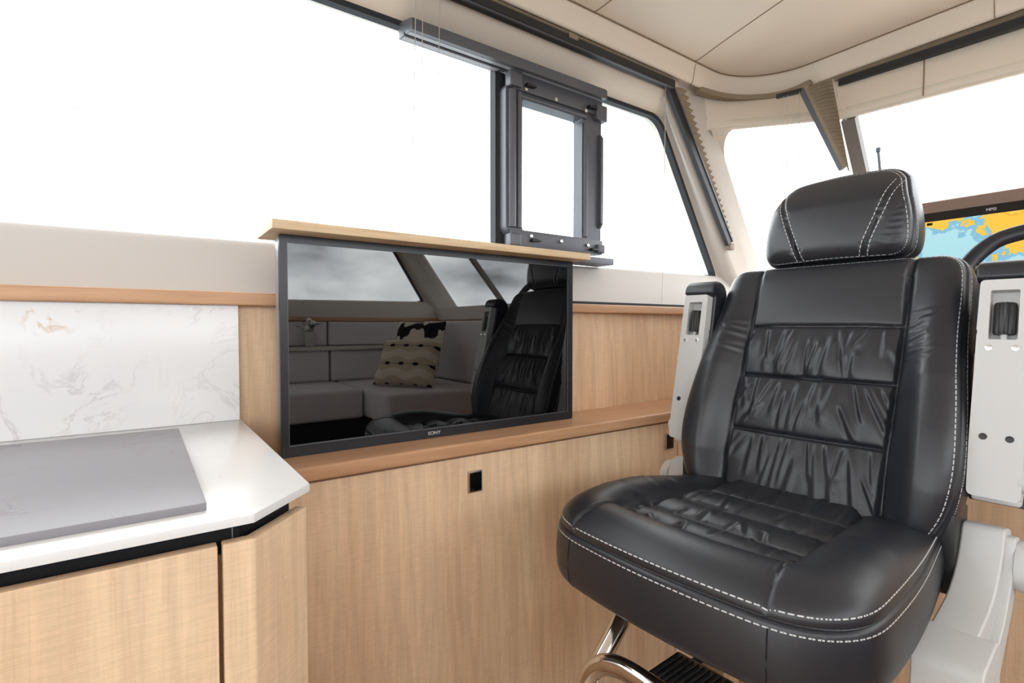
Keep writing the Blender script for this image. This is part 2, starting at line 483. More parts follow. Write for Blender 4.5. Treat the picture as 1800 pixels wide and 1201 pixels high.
# window: gasket, panes
w1 = struct(box('window_1', -2.0, 0.795, 1.216, 1.221, 1.35, 1.94, M['glass'], bev=0))
gl2 = plate('pane', round_poly([(0.805, 1.37), (1.852, 1.385), (1.505, 1.945), (0.805, 1.942)], [0, 0.03, 0.05, 0], 6), [], XZ, 1.216, 1.221, M['glass'], w1)
gpath = round_poly([(0.0, 1.9), (1.82, 1.392), (1.842, 1.394), (1.498, 1.935), (-2.0, 1.931), (-2.0, 1.95)], [0, 0, 0.035, 0.055, 0, 0], 8)[2:-1]
gp = [Vector((x, 1.209, z)) for x, z in gpath]
gp = [Vector((1.80, 1.209, 1.3935))] + gp[0:]
sweep('gasket', gp, rect(0.014, 0.022), M['rubber'], w1, up=(0, 1, 0), smooth=False)
prism('gasket', [(-2.0, 1.352), (1.8, 1.387), (1.8, 1.392), (-2.0, 1.362)], XZ, 1.216, 1.225, M['cream'], w1)
sweep('window_post', [(0.803, 1.203, 1.37), (0.803, 1.203, 1.94)], rect(0.014, 0.026), M['rubber'], w1, up=(0, 1, 0), smooth=False)

# ---- wooden wall panel of the niche, rail, splashback
struct(tag(box('wall_panel', 0.151, 2.0, 1.130, 1.150, 0.90, 1.245, M['oak_panel'], bev=0.0005))).name = 'wall_port'
t1 = struct(box('trim_1', -2.2, 2.0, 1.100, 1.140, 1.2395, 1.2645, M['oak_trim'], bev=0.004, seg=3))
t2 = struct(sweep('trim_2', [(0.95, 1.128, 1.2685), (2.0, 1.128, 1.2685)], rect(0.012, 0.009), M['rubber'], smooth=False))

# ---- ceiling: recessed padded panels inside a soft rim with rounded corner
CX, CY, CR = 1.893, 1.112, 0.235     # front and side of the rim, corner radius
CYS = -1.612
def rim_outline(inset, n=10):
    x1, y1, y0, r = CX - inset, CY - inset, CYS + inset, CR - inset * 0.5
    pts = [(-2.2, y1)] + [(-2.2 + (x1 - r + 2.2) * i / 12, y1) for i in range(1, 12)]
    pts += [(x1 - r + r * math.cos(math.radians(90 - 90 * i / n)), y1 - r + r * math.sin(math.radians(90 - 90 * i / n))) for i in range(n + 1)]
    pts += [(x1, y1 - r + (y0 + 2 * r - y1) * i / 12) for i in range(1, 12)]
    pts += [(x1 - r + r * math.cos(math.radians(-90 * i / n)), y0 + r - r * math.sin(math.radians(90 * i / n))) for i in range(n + 1)]
    pts += [(x1 - r + (-2.2 - x1 + r) * i / 12, y0) for i in range(1, 13)]
    return pts
def rim_line(inset, z):
    return [(x, y, z) for x, y in rim_outline(inset)]
ceil = struct(box('ceiling', -2.3, 2.2, -1.75, 1.24, 2.115, 2.16, M['headliner'], bev=0))
rim = strip('ceiling_rim', [rim_line(-0.055, 2.10), rim_line(-0.012, 2.052), rim_line(-0.004, 2.034), rim_line(0.0, 2.030), rim_line(0.006, 2.031), rim_line(0.010, 2.037),
             rim_line(0.014, 2.060), rim_line(0.018, 2.085), rim_line(0.021, 2.090), rim_line(0.026, 2.0915)], M['headliner'], ceil)
# padded panel: puffs down in from the rim seam
ins = [0.0262, 0.03, 0.04, 0.07, 0.12, 0.2, 0.35, 0.6, 0.9, 1.2]
zz = [2.0965, 2.0925, 2.0905, 2.0915, 2.094, 2.0965, 2.099, 2.101, 2.102, 2.102]
def ceil_line(i, z):
    # pull every point towards the middle line so that the rings close
    out = []
    for x, y in rim_outline(0.0):
        yy = y + (1 if y < -0.25 else -1) * min(i, abs(y + 0.25))
        xx = min(x, CX - i)
        out.append((xx, yy, z))
    return out
panel = strip('ceiling_panel', [rim_line(0.0255, 2.105)] + [rim_line(q, z) for q, z in zip(ins[:4], zz[:4])] + [ceil_line(q, z) for q, z in zip(ins[4:], zz[4:])] + [ceil_line(1.45, 2.102)], M['headliner'], ceil)
# seams in the headliner: raised welts
def seam(path, r=0.0016, m='seam', par=None):
    return tube('seam', path, r, M[m], par or ceil, 6)
def panel_z(x, y):
    d = min(CX - x, CY - y)
    return float(np.interp(d, ins, zz))
def ceil_seam(a, b):
    P_ = [(a[0] + (b[0] - a[0]) * (i / 80) ** 1.6, a[1] + (b[1] - a[1]) * (i / 80) ** 1.6) for i in range(81)]
    seam([(x, y, panel_z(x, y) - 0.0005) for x, y in P_])
ceil_seam((1.063, 1.084), (1.063, -1.58))
ceil_seam((1.535, 1.084), (1.30, 0.1))
ceil_seam((1.30, 0.1), (1.30, -1.5))
for (a, b) in (((1.548, CY), (0, -1)), ((CX, 0.40), (-1, 0)), ((0.35, CY), (0, -1))):
    pth = []
    for q, z in ((-0.004, 2.034), (0.0, 2.0293), (0.006, 2.030), (0.0105, 2.037), (0.0145, 2.060), (0.0185, 2.085), (0.021, 2.0905)):
        pth.append((a[0] + b[0] * q, a[1] + b[1] * q, z - 0.0004))
    seam(pth, 0.0012)
rm = [(x, y, 2.0925) for x, y in rim_outline(0.0255)]
seam(rm, 0.0022)

# ---- front: A pillar, valance, windscreen
def Wx(z): return 1.842 - 0.636 * (z - 1.394)       # front edge of the side window
def Vp(z):                                            # left edge of the windscreen opening
    t = (1.859 - z) / (1.859 - 1.438)
    if z > 1.859:
        q = (z - 1.859) / 0.181
        return (1.706 - 0.050 * q, 1.10 + 0.042 * q)
    return (1.706 + 0.334 * t, 1.10 + 0.03 * t)
zs = [2.075 - i * 0.035 for i in range(24)]
cols = [[], [], [], [], [], [], [], []]
for z in zs:
    wx = Wx(z) + 0.008; vx, vy = Vp(z)
    tx = 1.462 + (2.0 - z) * 0.746
    cols[0].append((wx, 1.214, z)); cols[1].append((wx + 0.004, 1.203, z)); cols[2].append((wx + 0.022, 1.190, z)); cols[3].append((tx - 0.03, 1.160, z))
    cols[4].append((tx + 0.012, 1.150, z)); cols[5].append(((tx + 0.012 + vx) / 2 + 0.014, (1.150 + vy) / 2 + 0.010, z)); cols[6].append((vx, vy, z)); cols[7].append((vx + 0.035, vy + 0.03, z) if z <= 1.86 else (vx + 0.05, vy + 0.006, z))
pil = struct(strip('wall_front', cols, M['cream'], smooth=True))
def mir(p): return (p[0], -0.5 - p[1], p[2])
T0, T1, T2 = (1.676, 1.10, 1.90), (1.85, 0.748, 1.87), (1.915, 0.235, 1.87)
B0, B1, B2 = (2.135, 1.145, 1.345), (2.36, 0.80, 1.345), (2.44, 0.235, 1.345)
def tri_strip(p, q, f0, f1, n, m): pass
CORNER = smooth_path([(1.635, 1.165, 0), (1.74, 1.145, 0), (1.82, 1.09, 0), (1.895, 1.0, 0), (1.93, 0.90, 0), (1.935, 0.78, 0)], 4)
def valance(name, a, b, ax, bx, par=None, curve=None):
    """panel from the windscreen top edge up to the headliner"""
    A = Vector(a); B = Vector(b)
    top_a = Vector((ax[0], ax[1], 2.09)); top_b = Vector((bx[0], bx[1], 2.09))
    lines = []
    n = 10 if curve is None else len(curve) - 1
    i_end = 0 if a[1] > 0 else n
    for (q, off) in ((0.0, 0.02), (0.0, 0.0), (0.08, -0.001), (0.4, 0.0), (1.0, 0.0)):
        l = []
        for i in range(n + 1):
            t = i / n
            if curve is not None and i == i_end: t = -0.14 if i == 0 else 1.14
            p = A.lerp(B, t); u = top_a.lerp(top_b, t)
            if curve is not None: u = Vector((curve[i].x, curve[i].y, 2.09))
            r = p.lerp(u, q); nrm = (B - A).cross(Vector((0, 0, 1))).normalized()
            if nrm.x < 0: nrm = -nrm
            l.append(tuple(r + nrm * off))
        lines.append(l)
    return strip(name, lines, M['headliner'], par)
v1 = struct(valance('wall_front', T0, T1, (1.52, 1.15), (1.935, 0.78), None, CORNER))
v2 = valance('valance_panel', T1, T2, (1.935, 0.78), (1.955, 0.235), v1)
v3 = valance('valance_panel', T2, mir(T2), (1.955, 0.235), (1.955, -0.735), v1)
v4 = valance('valance_panel', mir(T2), mir(T1), (1.955, -0.735), (1.935, -1.28), v1)
v5 = valance('valance_panel', mir(T1), mir(T0), (1.935, -1.28), (1.52, -1.65), v1, [Vector((p.x, -0.5 - p.y, 0)) for p in CORNER][::-1])
pil2 = strip('starboard_pillar', [[mir(p) for p in c] for c in cols], M['cream'], pil)
# rounded corner between pillar and valance
def quadpt(a, b, c, d, u, v):
    A, B_, C_, D = map(Vector, (a, b, c, d))
    return (A.lerp(B_, u)).lerp(D.lerp(C_, u), v)
def fillet(mf):
    pts = [(-0.03, -0.004)] + [(-0.03, 0.22)] + [(0.0, 0.22)] + [(0.2 - 0.2 * math.cos(math.radians(a)), 0.2 - 0.2 * math.sin(math.radians(a))) for a in range(0, 91, 9)] + [(0.22, 0.0), (0.22, -0.004)]
    def mp_(u, v, t):
        p = quadpt(T0, T1, B1, B0, u, v)
        nrm = (Vector(T1) - Vector(T0)).cross(Vector(B0) - Vector(T0)).normalized()
        if nrm.x < 0: nrm = -nrm
        return mf(tuple(p + nrm * t))
    return plate('corner_fillet', pts, [], mp_, -0.003, 0.02, M['headliner'], v1)
fillet(lambda p: p); fillet(mir)
# seams in the valance
def vseam(px, py_, z0, z1, dx):
    tube('seam', [(px, py_, z0), (px + dx, py_ - 0.004, z1)], 0.0016, M['seam'], v1, 6)
tube('seam', [(1.9265, 0.566, 2.03), (1.9140, 0.562, 2.0), (1.893, 0.556, 1.935), (1.8732, 0.551, 1.874)], 0.0016, M['seam'], v1, 6)
# windscreen glass, posts and frame
def quadplate(name, a, b, c, d, m, parent, off=0.0, th=0.005):
    A = [Vector(p) for p in (a, b, c, d)]
    nrm = (A[1] - A[0]).cross(A[3] - A[0]).normalized()
    if nrm.x < 0: nrm = -nrm
    V = [p + nrm * off for p in A] + [p + nrm * (off + th) for p in A]
    return mesh(name, V, [(0, 1, 2, 3), (4, 5, 6, 7), (0, 1, 5, 4), (1, 2, 6, 5), (2, 3, 7, 6), (3, 0, 4, 7)], m, parent, recalc=True)
def ext(p, q, k):  # move p away from q
    P_, Q = Vector(p), Vector(q)
    return tuple(P_ + (P_ - Q).normalized() * k)
w2 = struct(quadplate('window_2', ext(T0, B0, .02), ext(T1, B1, .02), ext(B1, T1, .02), ext(B0, T0, .02), M['glass'], None, 0.021))
quadplate('pane', ext(T1, B1, .02), ext(T2, B2, .02), ext(B2, T2, .02), ext(B1, T1, .02), M['glass'], w2, 0.021)
quadplate('pane', ext(T2, B2, .02), ext(mir(T2), mir(B2), .02), ext(mir(B2), mir(T2), .02), ext(B2, T2, .02), M['glass'], w2, 0.021)
quadplate('pane', ext(mir(T2), mir(B2), .02), ext(mir(T1), mir(B1), .02), ext(mir(B1), mir(T1), .02), ext(mir(B2), mir(T2), .02), M['glass'], w2, 0.021)
quadplate('pane', ext(mir(T1), mir(B1), .02), ext(mir(T0), mir(B0), .02), ext(mir(B0), mir(T0), .02), ext(mir(B1), mir(T1), .02), M['glass'], w2, 0.021)
M['post'] = newmat('grey_window_post', rgb(112, 106, 100), 0.5)
for mf in (lambda p: p, mir):
    a, b = mf((1.872, 0.745, 1.872)), mf((2.385, 0.797, 1.33))
    sweep('window_post', [a, b], rect(0.040, 0.03), M['post'], w2, up=(1, 0, 1), smooth=False)
# front bulkhead under the windscreen with dash shelf
struct(plate('wall_front', [(1.93, 1.2), (2.16, 1.2), (2.42, 0.8), (2.50, 0.235), (2.50, -0.735), (2.42, -1.3), (2.16, -1.7), (1.93, -1.7)], [], XY, 1.25, 1.345, M['cream']))
struct(box('wall_front', 1.95, 2.0, -1.72, 1.2, 0.1, 1.25, M['oak_panel'], bev=0))
# ---- starboard wall and its window
winS = [(x, z) for x, z in winpoly]
wsb = struct(plate('wall_starboard', [(-2.25, 1.28), (2.05, 1.28), (1.96, 1.40), (1.575, 2.08), (-2.25, 2.08)], [winS], XZ, -1.70, -1.74, M['cream']))
struct(box('wall_starboard', -2.25, 2.1, -1.74, -1.67, 0.0, 1.30, M['cream'], bev=0))
strip('lower_lining', [[(x, -1.622, 1.245) for x in xs], [(x, -1.626, 1.268) for x in xs], [(x, -1.685, sill_z(x) - 0.012) for x in xs], [(x, -1.70, sill_z(x)) for x in xs], [(x, -1.715, sill_z(x) - 0.002) for x in xs], [(x, -1.715, 1.25) for x in xs]], M['cream'], wsb)
strip('upper_lining', [[mir(p) for p in ((x, 1.206, 1.936), (x, 1.206, 1.936))][0:1] * 1 for x in xs2] and [[(x, -1.706, 1.936) for x in xs2], [(x, -1.668, 1.966) for x in xs2], [(x, -1.642, 2.0) for x in xs2], [(x, -1.638, 2.08) for x in xs2]], M['headliner'], wsb)
w3 = struct(box('window_3', -2.0, 0.795, -1.721, -1.716, 1.35, 1.94, M['glass'], bev=0))
plate('pane', round_poly([(0.805, 1.37), (1.852, 1.385), (1.505, 1.945), (0.805, 1.942)], [0, 0.03, 0.05, 0], 6), [], XZ, -1.721, -1.716, M['glass'], w3)
sweep('gasket', [(p.x, -1.709, p.z) for p in gp], rect(0.014, 0.022), M['rubber'], w3, up=(0, 1, 0), smooth=False)
t3 = struct(box('trim_3', -2.2, 2.0, -1.655, -1.615, 1.235, 1.2645, M['oak_trim'], bev=0.004))
# ---- unseen aft bulkhead, its wide glazed door opening carried low to let in light
wa = struct(plate('wall_aft', [(-1.74, 0.0), (1.24, 0.0), (1.24, 2.12), (-1.74, 2.12)], [rrect(-1.55, 1.05, 0.14, 1.98, 0.05)], YZ, -2.3, -2.25, M['cream']))
d1 = struct(box('door_1', -2.29, -2.285, -1.56, 1.06, 0.13, 1.99, M['glass'], bev=0))
for y in (-0.69, 0.18):
    box('door_stile', -2.30, -2.26, y - 0.03, y + 0.03, 0.13, 1.99, M['charcoal'], d1)

# ================================================================== PORT SIDE FURNITURE
# ---- sliding track box above the side window
tr = root('sliding_track', (0.84, 1.16, 1.88), 'long charcoal metal channel fixed along the top of the side window', 'track')
prism('channel', [(1.125, 1.886), (1.125, 1.913), (1.138, 1.918), (1.203, 1.936), (1.203, 1.896), (1.170, 1.893), (1.170, 1.899), (1.163, 1.899), (1.163, 1.892)], YZ, 0.522, 1.157, M['charcoal'], tr, bev=0.0008)
prism('end_cap', [(1.127, 1.887), (1.127, 1.912), (1.203, 1.934), (1.203, 1.897)], YZ, 1.157, 1.162, M['charcoal'], tr, bev=0.001)
M['alu'] = newmat('brushed_aluminium_inside', rgb(150, 150, 154), 0.5, 0.2)
prism('inner_lip', [(1.142, 1.888), (1.142, 1.8925), (1.16, 1.8945), (1.16, 1.891)], YZ, 0.525, 1.155, M['alu'], tr)
prism('inner_lip', [(1.173, 1.891), (1.173, 1.8955), (1.195, 1.898), (1.195, 1.8945)], YZ, 0.525, 0.80, M['alu'], tr)

# ---- opening sash
sa = root('opening_sash', (0.99, 1.17, 1.42), 'charcoal framed opening sash with rounded corners in the side window', 'window frame')
outer = rrect(0.808, 1.168, 1.447, 1.862, 0.028, 6)
inner = rrect(0.864, 1.088, 1.466, 1.822, 0.006, 3)
plate('frame', outer, [inner], XZ, 1.158, 1.196, M['charcoal'], sa)
# raised bead around the inside of the opening, rounded stile tubes
def bead(x, z0, z1, r, m='charcoal'):
    return tube('bead', [(x, 1.157, z0), (x, 1.157, z1)], r, M[m], sa, 14, up=(0, 1, 0))
bead(0.828, 1.47, 1.838, 0.0125); bead(0.852, 1.47, 1.838, 0.0085); bead(1.100, 1.47, 1.81, 0.008)
tube('bead', [(0.85, 1.157, 1.829), (1.10, 1.157, 1.829)], 0.0075, M['charcoal'], sa, 12)
box('side_jamb', 0.804, 0.826, 1.186, 1.197, 1.408, 1.8925, M['rubber'], sa, 0.001)
box('top_bracket', 0.825, 1.165, 1.150, 1.192, 1.842, 1.888, M['charcoal'], sa, 0.002)
box('bottom_bracket', 0.820, 1.168, 1.150, 1.192, 1.420, 1.464, M['charcoal'], sa, 0.002)
box('bottom_rail', 0.800, 1.192, 1.125, 1.195, 1.388, 1.4075, M['charcoal'], sa, 0.0015)
box('corner_block', 0.812, 0.852, 1.138, 1.168, 1.844, 1.886, M['charcoal'], sa, 0.005, 3)
box('corner_block', 1.132, 1.176, 1.140, 1.168, 1.826, 1.872, M['charcoal'], sa, 0.003, 3)
box('corner_block', 0.812, 0.848, 1.140, 1.168, 1.418, 1.452, M['charcoal'], sa, 0.004, 3)
box('corner_block', 1.140, 1.170, 1.140, 1.168, 1.424, 1.450, M['charcoal'], sa, 0.004, 3)
for x, z in ((0.868, 1.848), (0.975, 1.846), (1.092, 1.843), (0.886, 1.450), (0.996, 1.446), (1.102, 1.444)):
    disc('bolt', (x, 1.147, z), (0, 1, 0), 0.0055, 0.006, M['steel'], sa, 12, 0.0012)
for x, z in ((0.872, 1.858), (1.105, 1.856), (0.89, 1.438), (1.118, 1.432)):
    prism('latch_tab', [(x - 0.006, z - 0.004), (x + 0.026, z - 0.002), (x + 0.026, z + 0.001), (x + 0.004, z + 0.005), (x - 0.006, z + 0.004)], XZ, 1.136, 1.151, M['black_plastic'], sa, 0.0006)
sweep('pull_bar', [(1.160, 1.158, 1.505), (1.160, 1.150, 1.515), (1.160, 1.150, 1.775), (1.160, 1.158, 1.785)], rect(0.010, 0.010), M['charcoal'], sa, up=(1, 0, 0), smooth=False)
box('pane', 0.860, 1.092, 1.176, 1.180, 1.462, 1.826, M['glass'], sa, 0)

# ---- blinds
b1 = root('pleated_blind', (0.0, 1.12, 2.0), 'folded taupe pleated blind with dark rail along the side window head', 'blind')
sweep('rail', [(-2.2, 1.118, 2.003), (1.455, 1.118, 2.003)], rect(0.030, 0.021), M['black_plastic'], b1, smooth=False)
sweep('rail_lip', [(-2.2, 1.108, 1.9905), (1.45, 1.108, 1.9905)], rect(0.006, 0.005), M['charcoal'], b1, smooth=False)
def pleats(name, p0, p1, d0, d1, nfold, depth_v, m, parent):
    """zigzag pleated sheet between line p0-p1 and the offset line (d0 at start, d1 at end)"""
    P0, P1 = Vector(p0), Vector(p1); D0, D1 = Vector(d0), Vector(d1); dv = Vector(depth_v)
    V = []; Fc = []
    n = nfold * 2
    for i in range(n + 1):
        t = i / n
        a = P0.lerp(P1, t); o_ = D0.lerp(D1, t); zg = 1.0 if i % 2 else 0.0
        V += [a + dv * (zg * 0.3), a + o_ * (0.86 + 0.14 * zg) + dv * zg]
    k = len(V)
    bk = dv.normalized() * -0.004
    V += [v - bk * 0 + (-bk) * 0 + Vector((0.0, 0.0, 0.0)) + (dv.normalized() * -0.003) for v in V]
    for i in range(n):
        Fc.append((2 * i, 2 * i + 1, 2 * i + 3, 2 * i + 2)); Fc.append((k + 2 * i, k + 2 * i + 2, k + 2 * i + 3, k + 2 * i + 1))
        Fc.append((2 * i + 1, k + 2 * i + 1, k + 2 * i + 3, 2 * i + 3)); Fc.append((2 * i, 2 * i + 2, k + 2 * i + 2, k + 2 * i))
    return mesh(name, V, Fc, m, parent)
for q in range(5):
    sweep('pleat', [(-2.2, 1.124 + 0.0005 * q, 2.0165 + q * 0.0055), (1.46, 1.124 + 0.0005 * q, 2.0165 + q * 0.0055)], [(-0.010, -0.0005), (0.010, -0.0022), (0.010, 0.0022), (-0.010, 0.0005)], M['taupe'], b1, smooth=False)
box('rail_clip', 0.985, 1.02, 1.100, 1.118, 2.005, 2.021, M['taupe'], b1, 0.004, 3)
for (x, y) in ((0.527, 1.113), (0.545, 1.113), (0.591, 1.118)):
    tube('cord', [(x, y, 1.99), (x + 0.0005, y + 0.02, 1.66), (x - 0.001, 1.142, 1.40), (x - 0.001, 1.150, 1.310)], 0.0011, M['cord'], b1, 6)
tube('cord', [(1.425, 1.118, 1.99), (1.425, 1.12, 1.6), (1.425, 1.126, 1.275)], 0.0008, M['cord'], b1, 6)

b2 = root('pillar_blind', (1.64, 1.13, 1.75), 'pleated taupe side blind with dark rail running down the window pillar', 'blind')
pa, pb = Vector((1.462, 1.134, 2.0)), Vector((1.826, 1.134, 1.512))
dirn = (pb - pa).normalized()
sweep('rail', [pa, pb], rect(0.024, 0.016), M['black_plastic'], b2, up=(0, 1, 0), smooth=False)
sweep('rail_edge', [pa + Vector((0.013, -0.006, 0.01)), pb + Vector((0.013, -0.006, 0.01))], rect(0.006, 0.010), M['charcoal'], b2, up=(0, 1, 0), smooth=False)
box('end_stop', pb.x - 0.004, pb.x + 0.024, 1.124, 1.142, pb.z - 0.022, pb.z + 0.004, M['dash'], b2, 0.003)
pleats('pleats', pa + Vector((0.018, -0.002, 0.012)), pb + Vector((0.012, -0.002, 0.01)), (0.055, -0.004, 0.006), (0.006, 0, 0.004), 26, (0.004, -0.007, 0.001), M['taupe'], b2)

b3 = root('windscreen_corner_blind', (1.84, 0.84, 2.0), 'small folded pleated blind hanging beside the windscreen post', 'blind')
KB = lambda p: tuple(Vector((0, 0, 1.2)) + 0.955 * (Vector(p) - Vector((0, 0, 1.2))))
sweep('rail', [KB((1.80, 0.945, 1.992)), KB((1.818, 0.868, 1.990))], rect(0.014, 0.012), M['black_plastic'], b3, smooth=False)
sweep('rail', [KB((1.818, 0.868, 1.992)), KB((1.846, 0.752, 1.705))], rect(0.014, 0.016), M['charcoal'], b3, up=(0, 1, 0.3), smooth=False)
sweep('rail_edge', [KB((1.813, 0.853, 1.997)), KB((1.842, 0.742, 1.708))], rect(0.010, 0.012), M['taupe'], b3, up=(0, 1, 0.3), smooth=False)
def fan(name, A, B, C, n, m, parent):
    A, B, C = Vector(A), Vector(B), Vector(C)
    V = []; Fc = []
    k = 2 * n
    for i in range(k + 1):
        t = i / k
        l = A.lerp(C, t ** 1.15); r = B.lerp(C, t); zg = -0.010 if i % 2 else 0.0
        out = (r - l); ln = out.length
        if ln > 1e-5: out = out / ln
        V += [l + Vector((zg * 0.5, 0, 0)), l.lerp(r, 0.5) + Vector((zg * 0.8, 0, 0.004 * (1 - t))), r + Vector((zg, 0, 0)) + out * (0.004 if i % 2 else 0.0)]
    for i in range(k):
        for j in (0, 1):
            Fc.append((3 * i + j, 3 * i + j + 1, 3 * i + j + 4, 3 * i + j + 3))
    o = mesh(name, V, Fc, m, parent)
    md = o.modifiers.new('thick', 'SOLIDIFY'); md.thickness = 0.0015
    return o
fan('pleats', KB((1.812, 0.848, 1.988)), KB((1.826, 0.780, 2.000)), KB((1.84, 0.728, 1.69)), 24, M['taupe'], b3)
for (y, x) in ((0.92, 1.80), (0.907, 1.802), (0.872, 1.81)):
    tube('cord', [KB((x, y, 1.985)), KB((x, y + 0.002, 1.5))], 0.0008, M['cord'], b3, 6)

b4 = root('windscreen_blind', (1.9, 0.2, 2.0), 'folded pleated blind with black rail along the windscreen head', 'blind')
sweep('rail', [(1.897, 0.785, 2.004), (1.915, 0.235, 2.004), (1.915, -0.735, 2.004), (1.897, -1.28, 2.004)], rect(0.024, 0.022), M['black_plastic'], b4, smooth=False)
for q in range(5):
    z = 2.018 + q * 0.0055
    sweep('pleat', [(1.903, 0.80, z), (1.921, 0.235, z), (1.921, -0.735, z), (1.903, -1.29, z)], [(-0.012, -0.0005), (0.012, -0.0022), (0.012, 0.0022), (-0.012, 0.0005)], M['taupe'], b4, smooth=False)
# folded fabric that follows the rounded headliner corner
cpts = [(1.60, 1.128, 2.022), (1.70, 1.105, 2.018), (1.78, 1.06, 2.014), (1.845, 0.99, 2.012), (1.87, 0.92, 2.014), (1.875, 0.86, 2.022)]
sweep('corner_fold', smooth_path(cpts, 6), [(-0.004, -0.004), (0.02, -0.004), (0.022, 0.012), (-0.006, 0.012)], M['taupe'], b4)
tube('cord', [(1.872, 0.785, 1.99), (1.90, 0.775, 1.60)], 0.0009, M['cord'], b4, 6)

# ---- television on its lift
tv = root('television', (0.579, 1.06, 0.951), 'black flat screen television standing on the wooden shelf under a plank lid', 'television')
X0, X1, Z0, Z1, YF = 0.212, 0.945, 0.9505, 1.3715, 1.040
plate('bezel', rrect(X0, X1, Z0, Z1, 0.003, 2), [rrect(X0 + 0.0135, X1 - 0.0135, Z0 + 0.020, Z1 - 0.0125, 0.001, 1)], XZ, YF, YF + 0.010, M['tv_frame'], tv)
plate('inner_edge', rrect(X0 + 0.013, X1 - 0.013, Z0 + 0.0195, Z1 - 0.012, 0.001, 1), [rrect(X0 + 0.0150, X1 - 0.0150, Z0 + 0.0215, Z1 - 0.0140, 0.001, 1)], XZ, YF + 0.002, YF + 0.009, M['charcoal'], tv)
box('screen', X0 + 0.012, X1 - 0.012, YF + 0.005, YF + 0.009, Z0 + 0.018, Z1 - 0.010, M['tv_screen'], tv, 0)
M['tv_back'] = newmat('tv_back_silver_edge', rgb(150, 152, 158), 0.35, 0.4)
box('rear_shell', X0 + 0.001, X1 - 0.001, YF + 0.010, YF + 0.045, Z0 + 0.001, Z1 - 0.001, M['tv_back'], tv, 0.003)
text('lettering', 'SONY', 0.0105, Matrix.Translation((0.5305, YF - 0.0003, Z0 + 0.0105)) @ Matrix.Rotation(PI / 2, 4, 'X') @ Matrix.Diagonal((1.12, 1, 1, 1)), M['letter'], tv)
lid = box('plank_lid', 0.190, 0.958, 0.985, 1.134, 1.372, 1.3885, M['plywood'], tv, 0.0008)
tag(lid, 'pale oak plank lid')
if 0: box('lid_bracket', 0.53, 0.62, 1.0, 1.10, 1.3700, 1.3722, M['black_plastic'], tv, 0.0005)

# ---- shelf under the television
sh = tag(box('shelf', 0.165, 1.948, 0.953, 1.130, 0.922, 0.950, M['oak_trim'], bev=0.006, seg=4), 'long oak shelf with rounded front edge below the television', 'shelf')

# ---- low cabinet below the shelf
cb = root('side_cabinet', (1.0, 1.05, 0.10), 'long low oak cabinet with flush doors below the wooden shelf', 'cabinet')
box('carcass', 0.16, 1.945, 0.988, 1.149, 0.102, 0.9215, M['recess'], cb, 0)
def latch(x, z, door):
    l = box('latch', x, x + 0.035, 0.9635, 0.9745, z, z + 0.0475, M['latch_rim'], door, 0.0012)
    f = box('latch_button', x + 0.003, x + 0.032, 0.9615, 0.9690, z + 0.003, z + 0.0445, M['latch_black'], door, 0.001)
da = box('door', 0.175, 1.3025, 0.968, 0.987, 0.16, 0.9155, M['oak_door'], cb, 0.0012)
latch(0.574, 0.8355, da); latch(1.2445, 0.8375, da)
box('door', 1.3062, 1.94, 0.968, 0.987, 0.16, 0.9155, M['oak_door'], cb, 0.0012)

# ---- galley
gc = root('galley_cabinet', (-0.6, 0.85, 0.10), 'oak galley cabinet with chamfered corner under the white worktop', 'cabinet')
prism('carcass', [(-2.2, 0.575), (0.078, 0.575), (0.140, 0.637), (0.140, 0.966), (0.140, 1.149), (-2.2, 1.149)], XY, 0.102, 0.975, M['oak_panel'], gc)
prism('recess_strip', [(-2.2, 0.578), (0.077, 0.578), (0.137, 0.638), (0.137, 1.12), (-2.2, 1.12)], XY, 0.9755, 1.0105, M['recess'], gc)
def bent(path, t):   # inner offset of an open path (to +left side)
    out = []
    n = len(path)
    for i in range(n):
        d1 = Vector(path[i]) - Vector(path[i - 1]) if i else Vector(path[1]) - Vector(path[0])
        d2 = Vector(path[i + 1]) - Vector(path[i]) if i < n - 1 else d1
        d1.normalize(); d2.normalize()
        n1 = Vector((-d1.y, d1.x)); n2 = Vector((-d2.y, d2.x))
        b_ = (n1 + n2).normalized()
        out.append(tuple(Vector(path[i]) + b_ * (t / max(0.3, b_.dot(n1)))))
    return out
p_ = [(0.0595, 0.5525), (0.0875, 0.5525), (0.1515, 0.6165)]
prism('corner_door', p_ + bent(p_, 0.013)[::-1], XY, 0.14, 0.9935, M['oak_door'], gc, 0.002)
box('door', -0.55, 0.0555, 0.5525, 0.5655, 0.14, 0.9935, M['oak_door'], gc, 0.002)
box('door', -1.15, -0.554, 0.5525, 0.5655, 0.14, 0.9935, M['oak_door'], gc, 0.002)
box('plinth', -2.2, 0.05, 0.60, 0.62, 0.101, 0.14, M['recess'], gc, 0)
box('recess_joint', 0.0705, 0.0712, 0.5772, 0.5785, 0.985, 1.0105, M['alu'], gc, 0)
wt = prism('worktop', [(-2.2, 0.5445), (0.0855, 0.5445), (0.1545, 0.6135), (0.1545, 1.1295), (-2.2, 1.1295)], XY, 1.011, 1.020, M['quartz_top'], None, 0.0012)
tag(wt, 'white veined quartz worktop with chamfered corner on the galley cabinet', 'worktop')
sp = box('splashback', -2.2, 0.1525, 1.112, 1.1295, 1.0202, 1.2394, M['quartz'], None, 0.0008)
tag(sp, 'upright white quartz splashback with faint gold and grey veins behind the worktop', 'splashback')
hb = box('hob_cover', -0.42, 0.0495, 0.580, 1.032, 1.0202, 1.0285, M['greystone'], None, 0.0012)
tag(hb, 'flat grey stone slab covering the hob on the white worktop', 'slab')

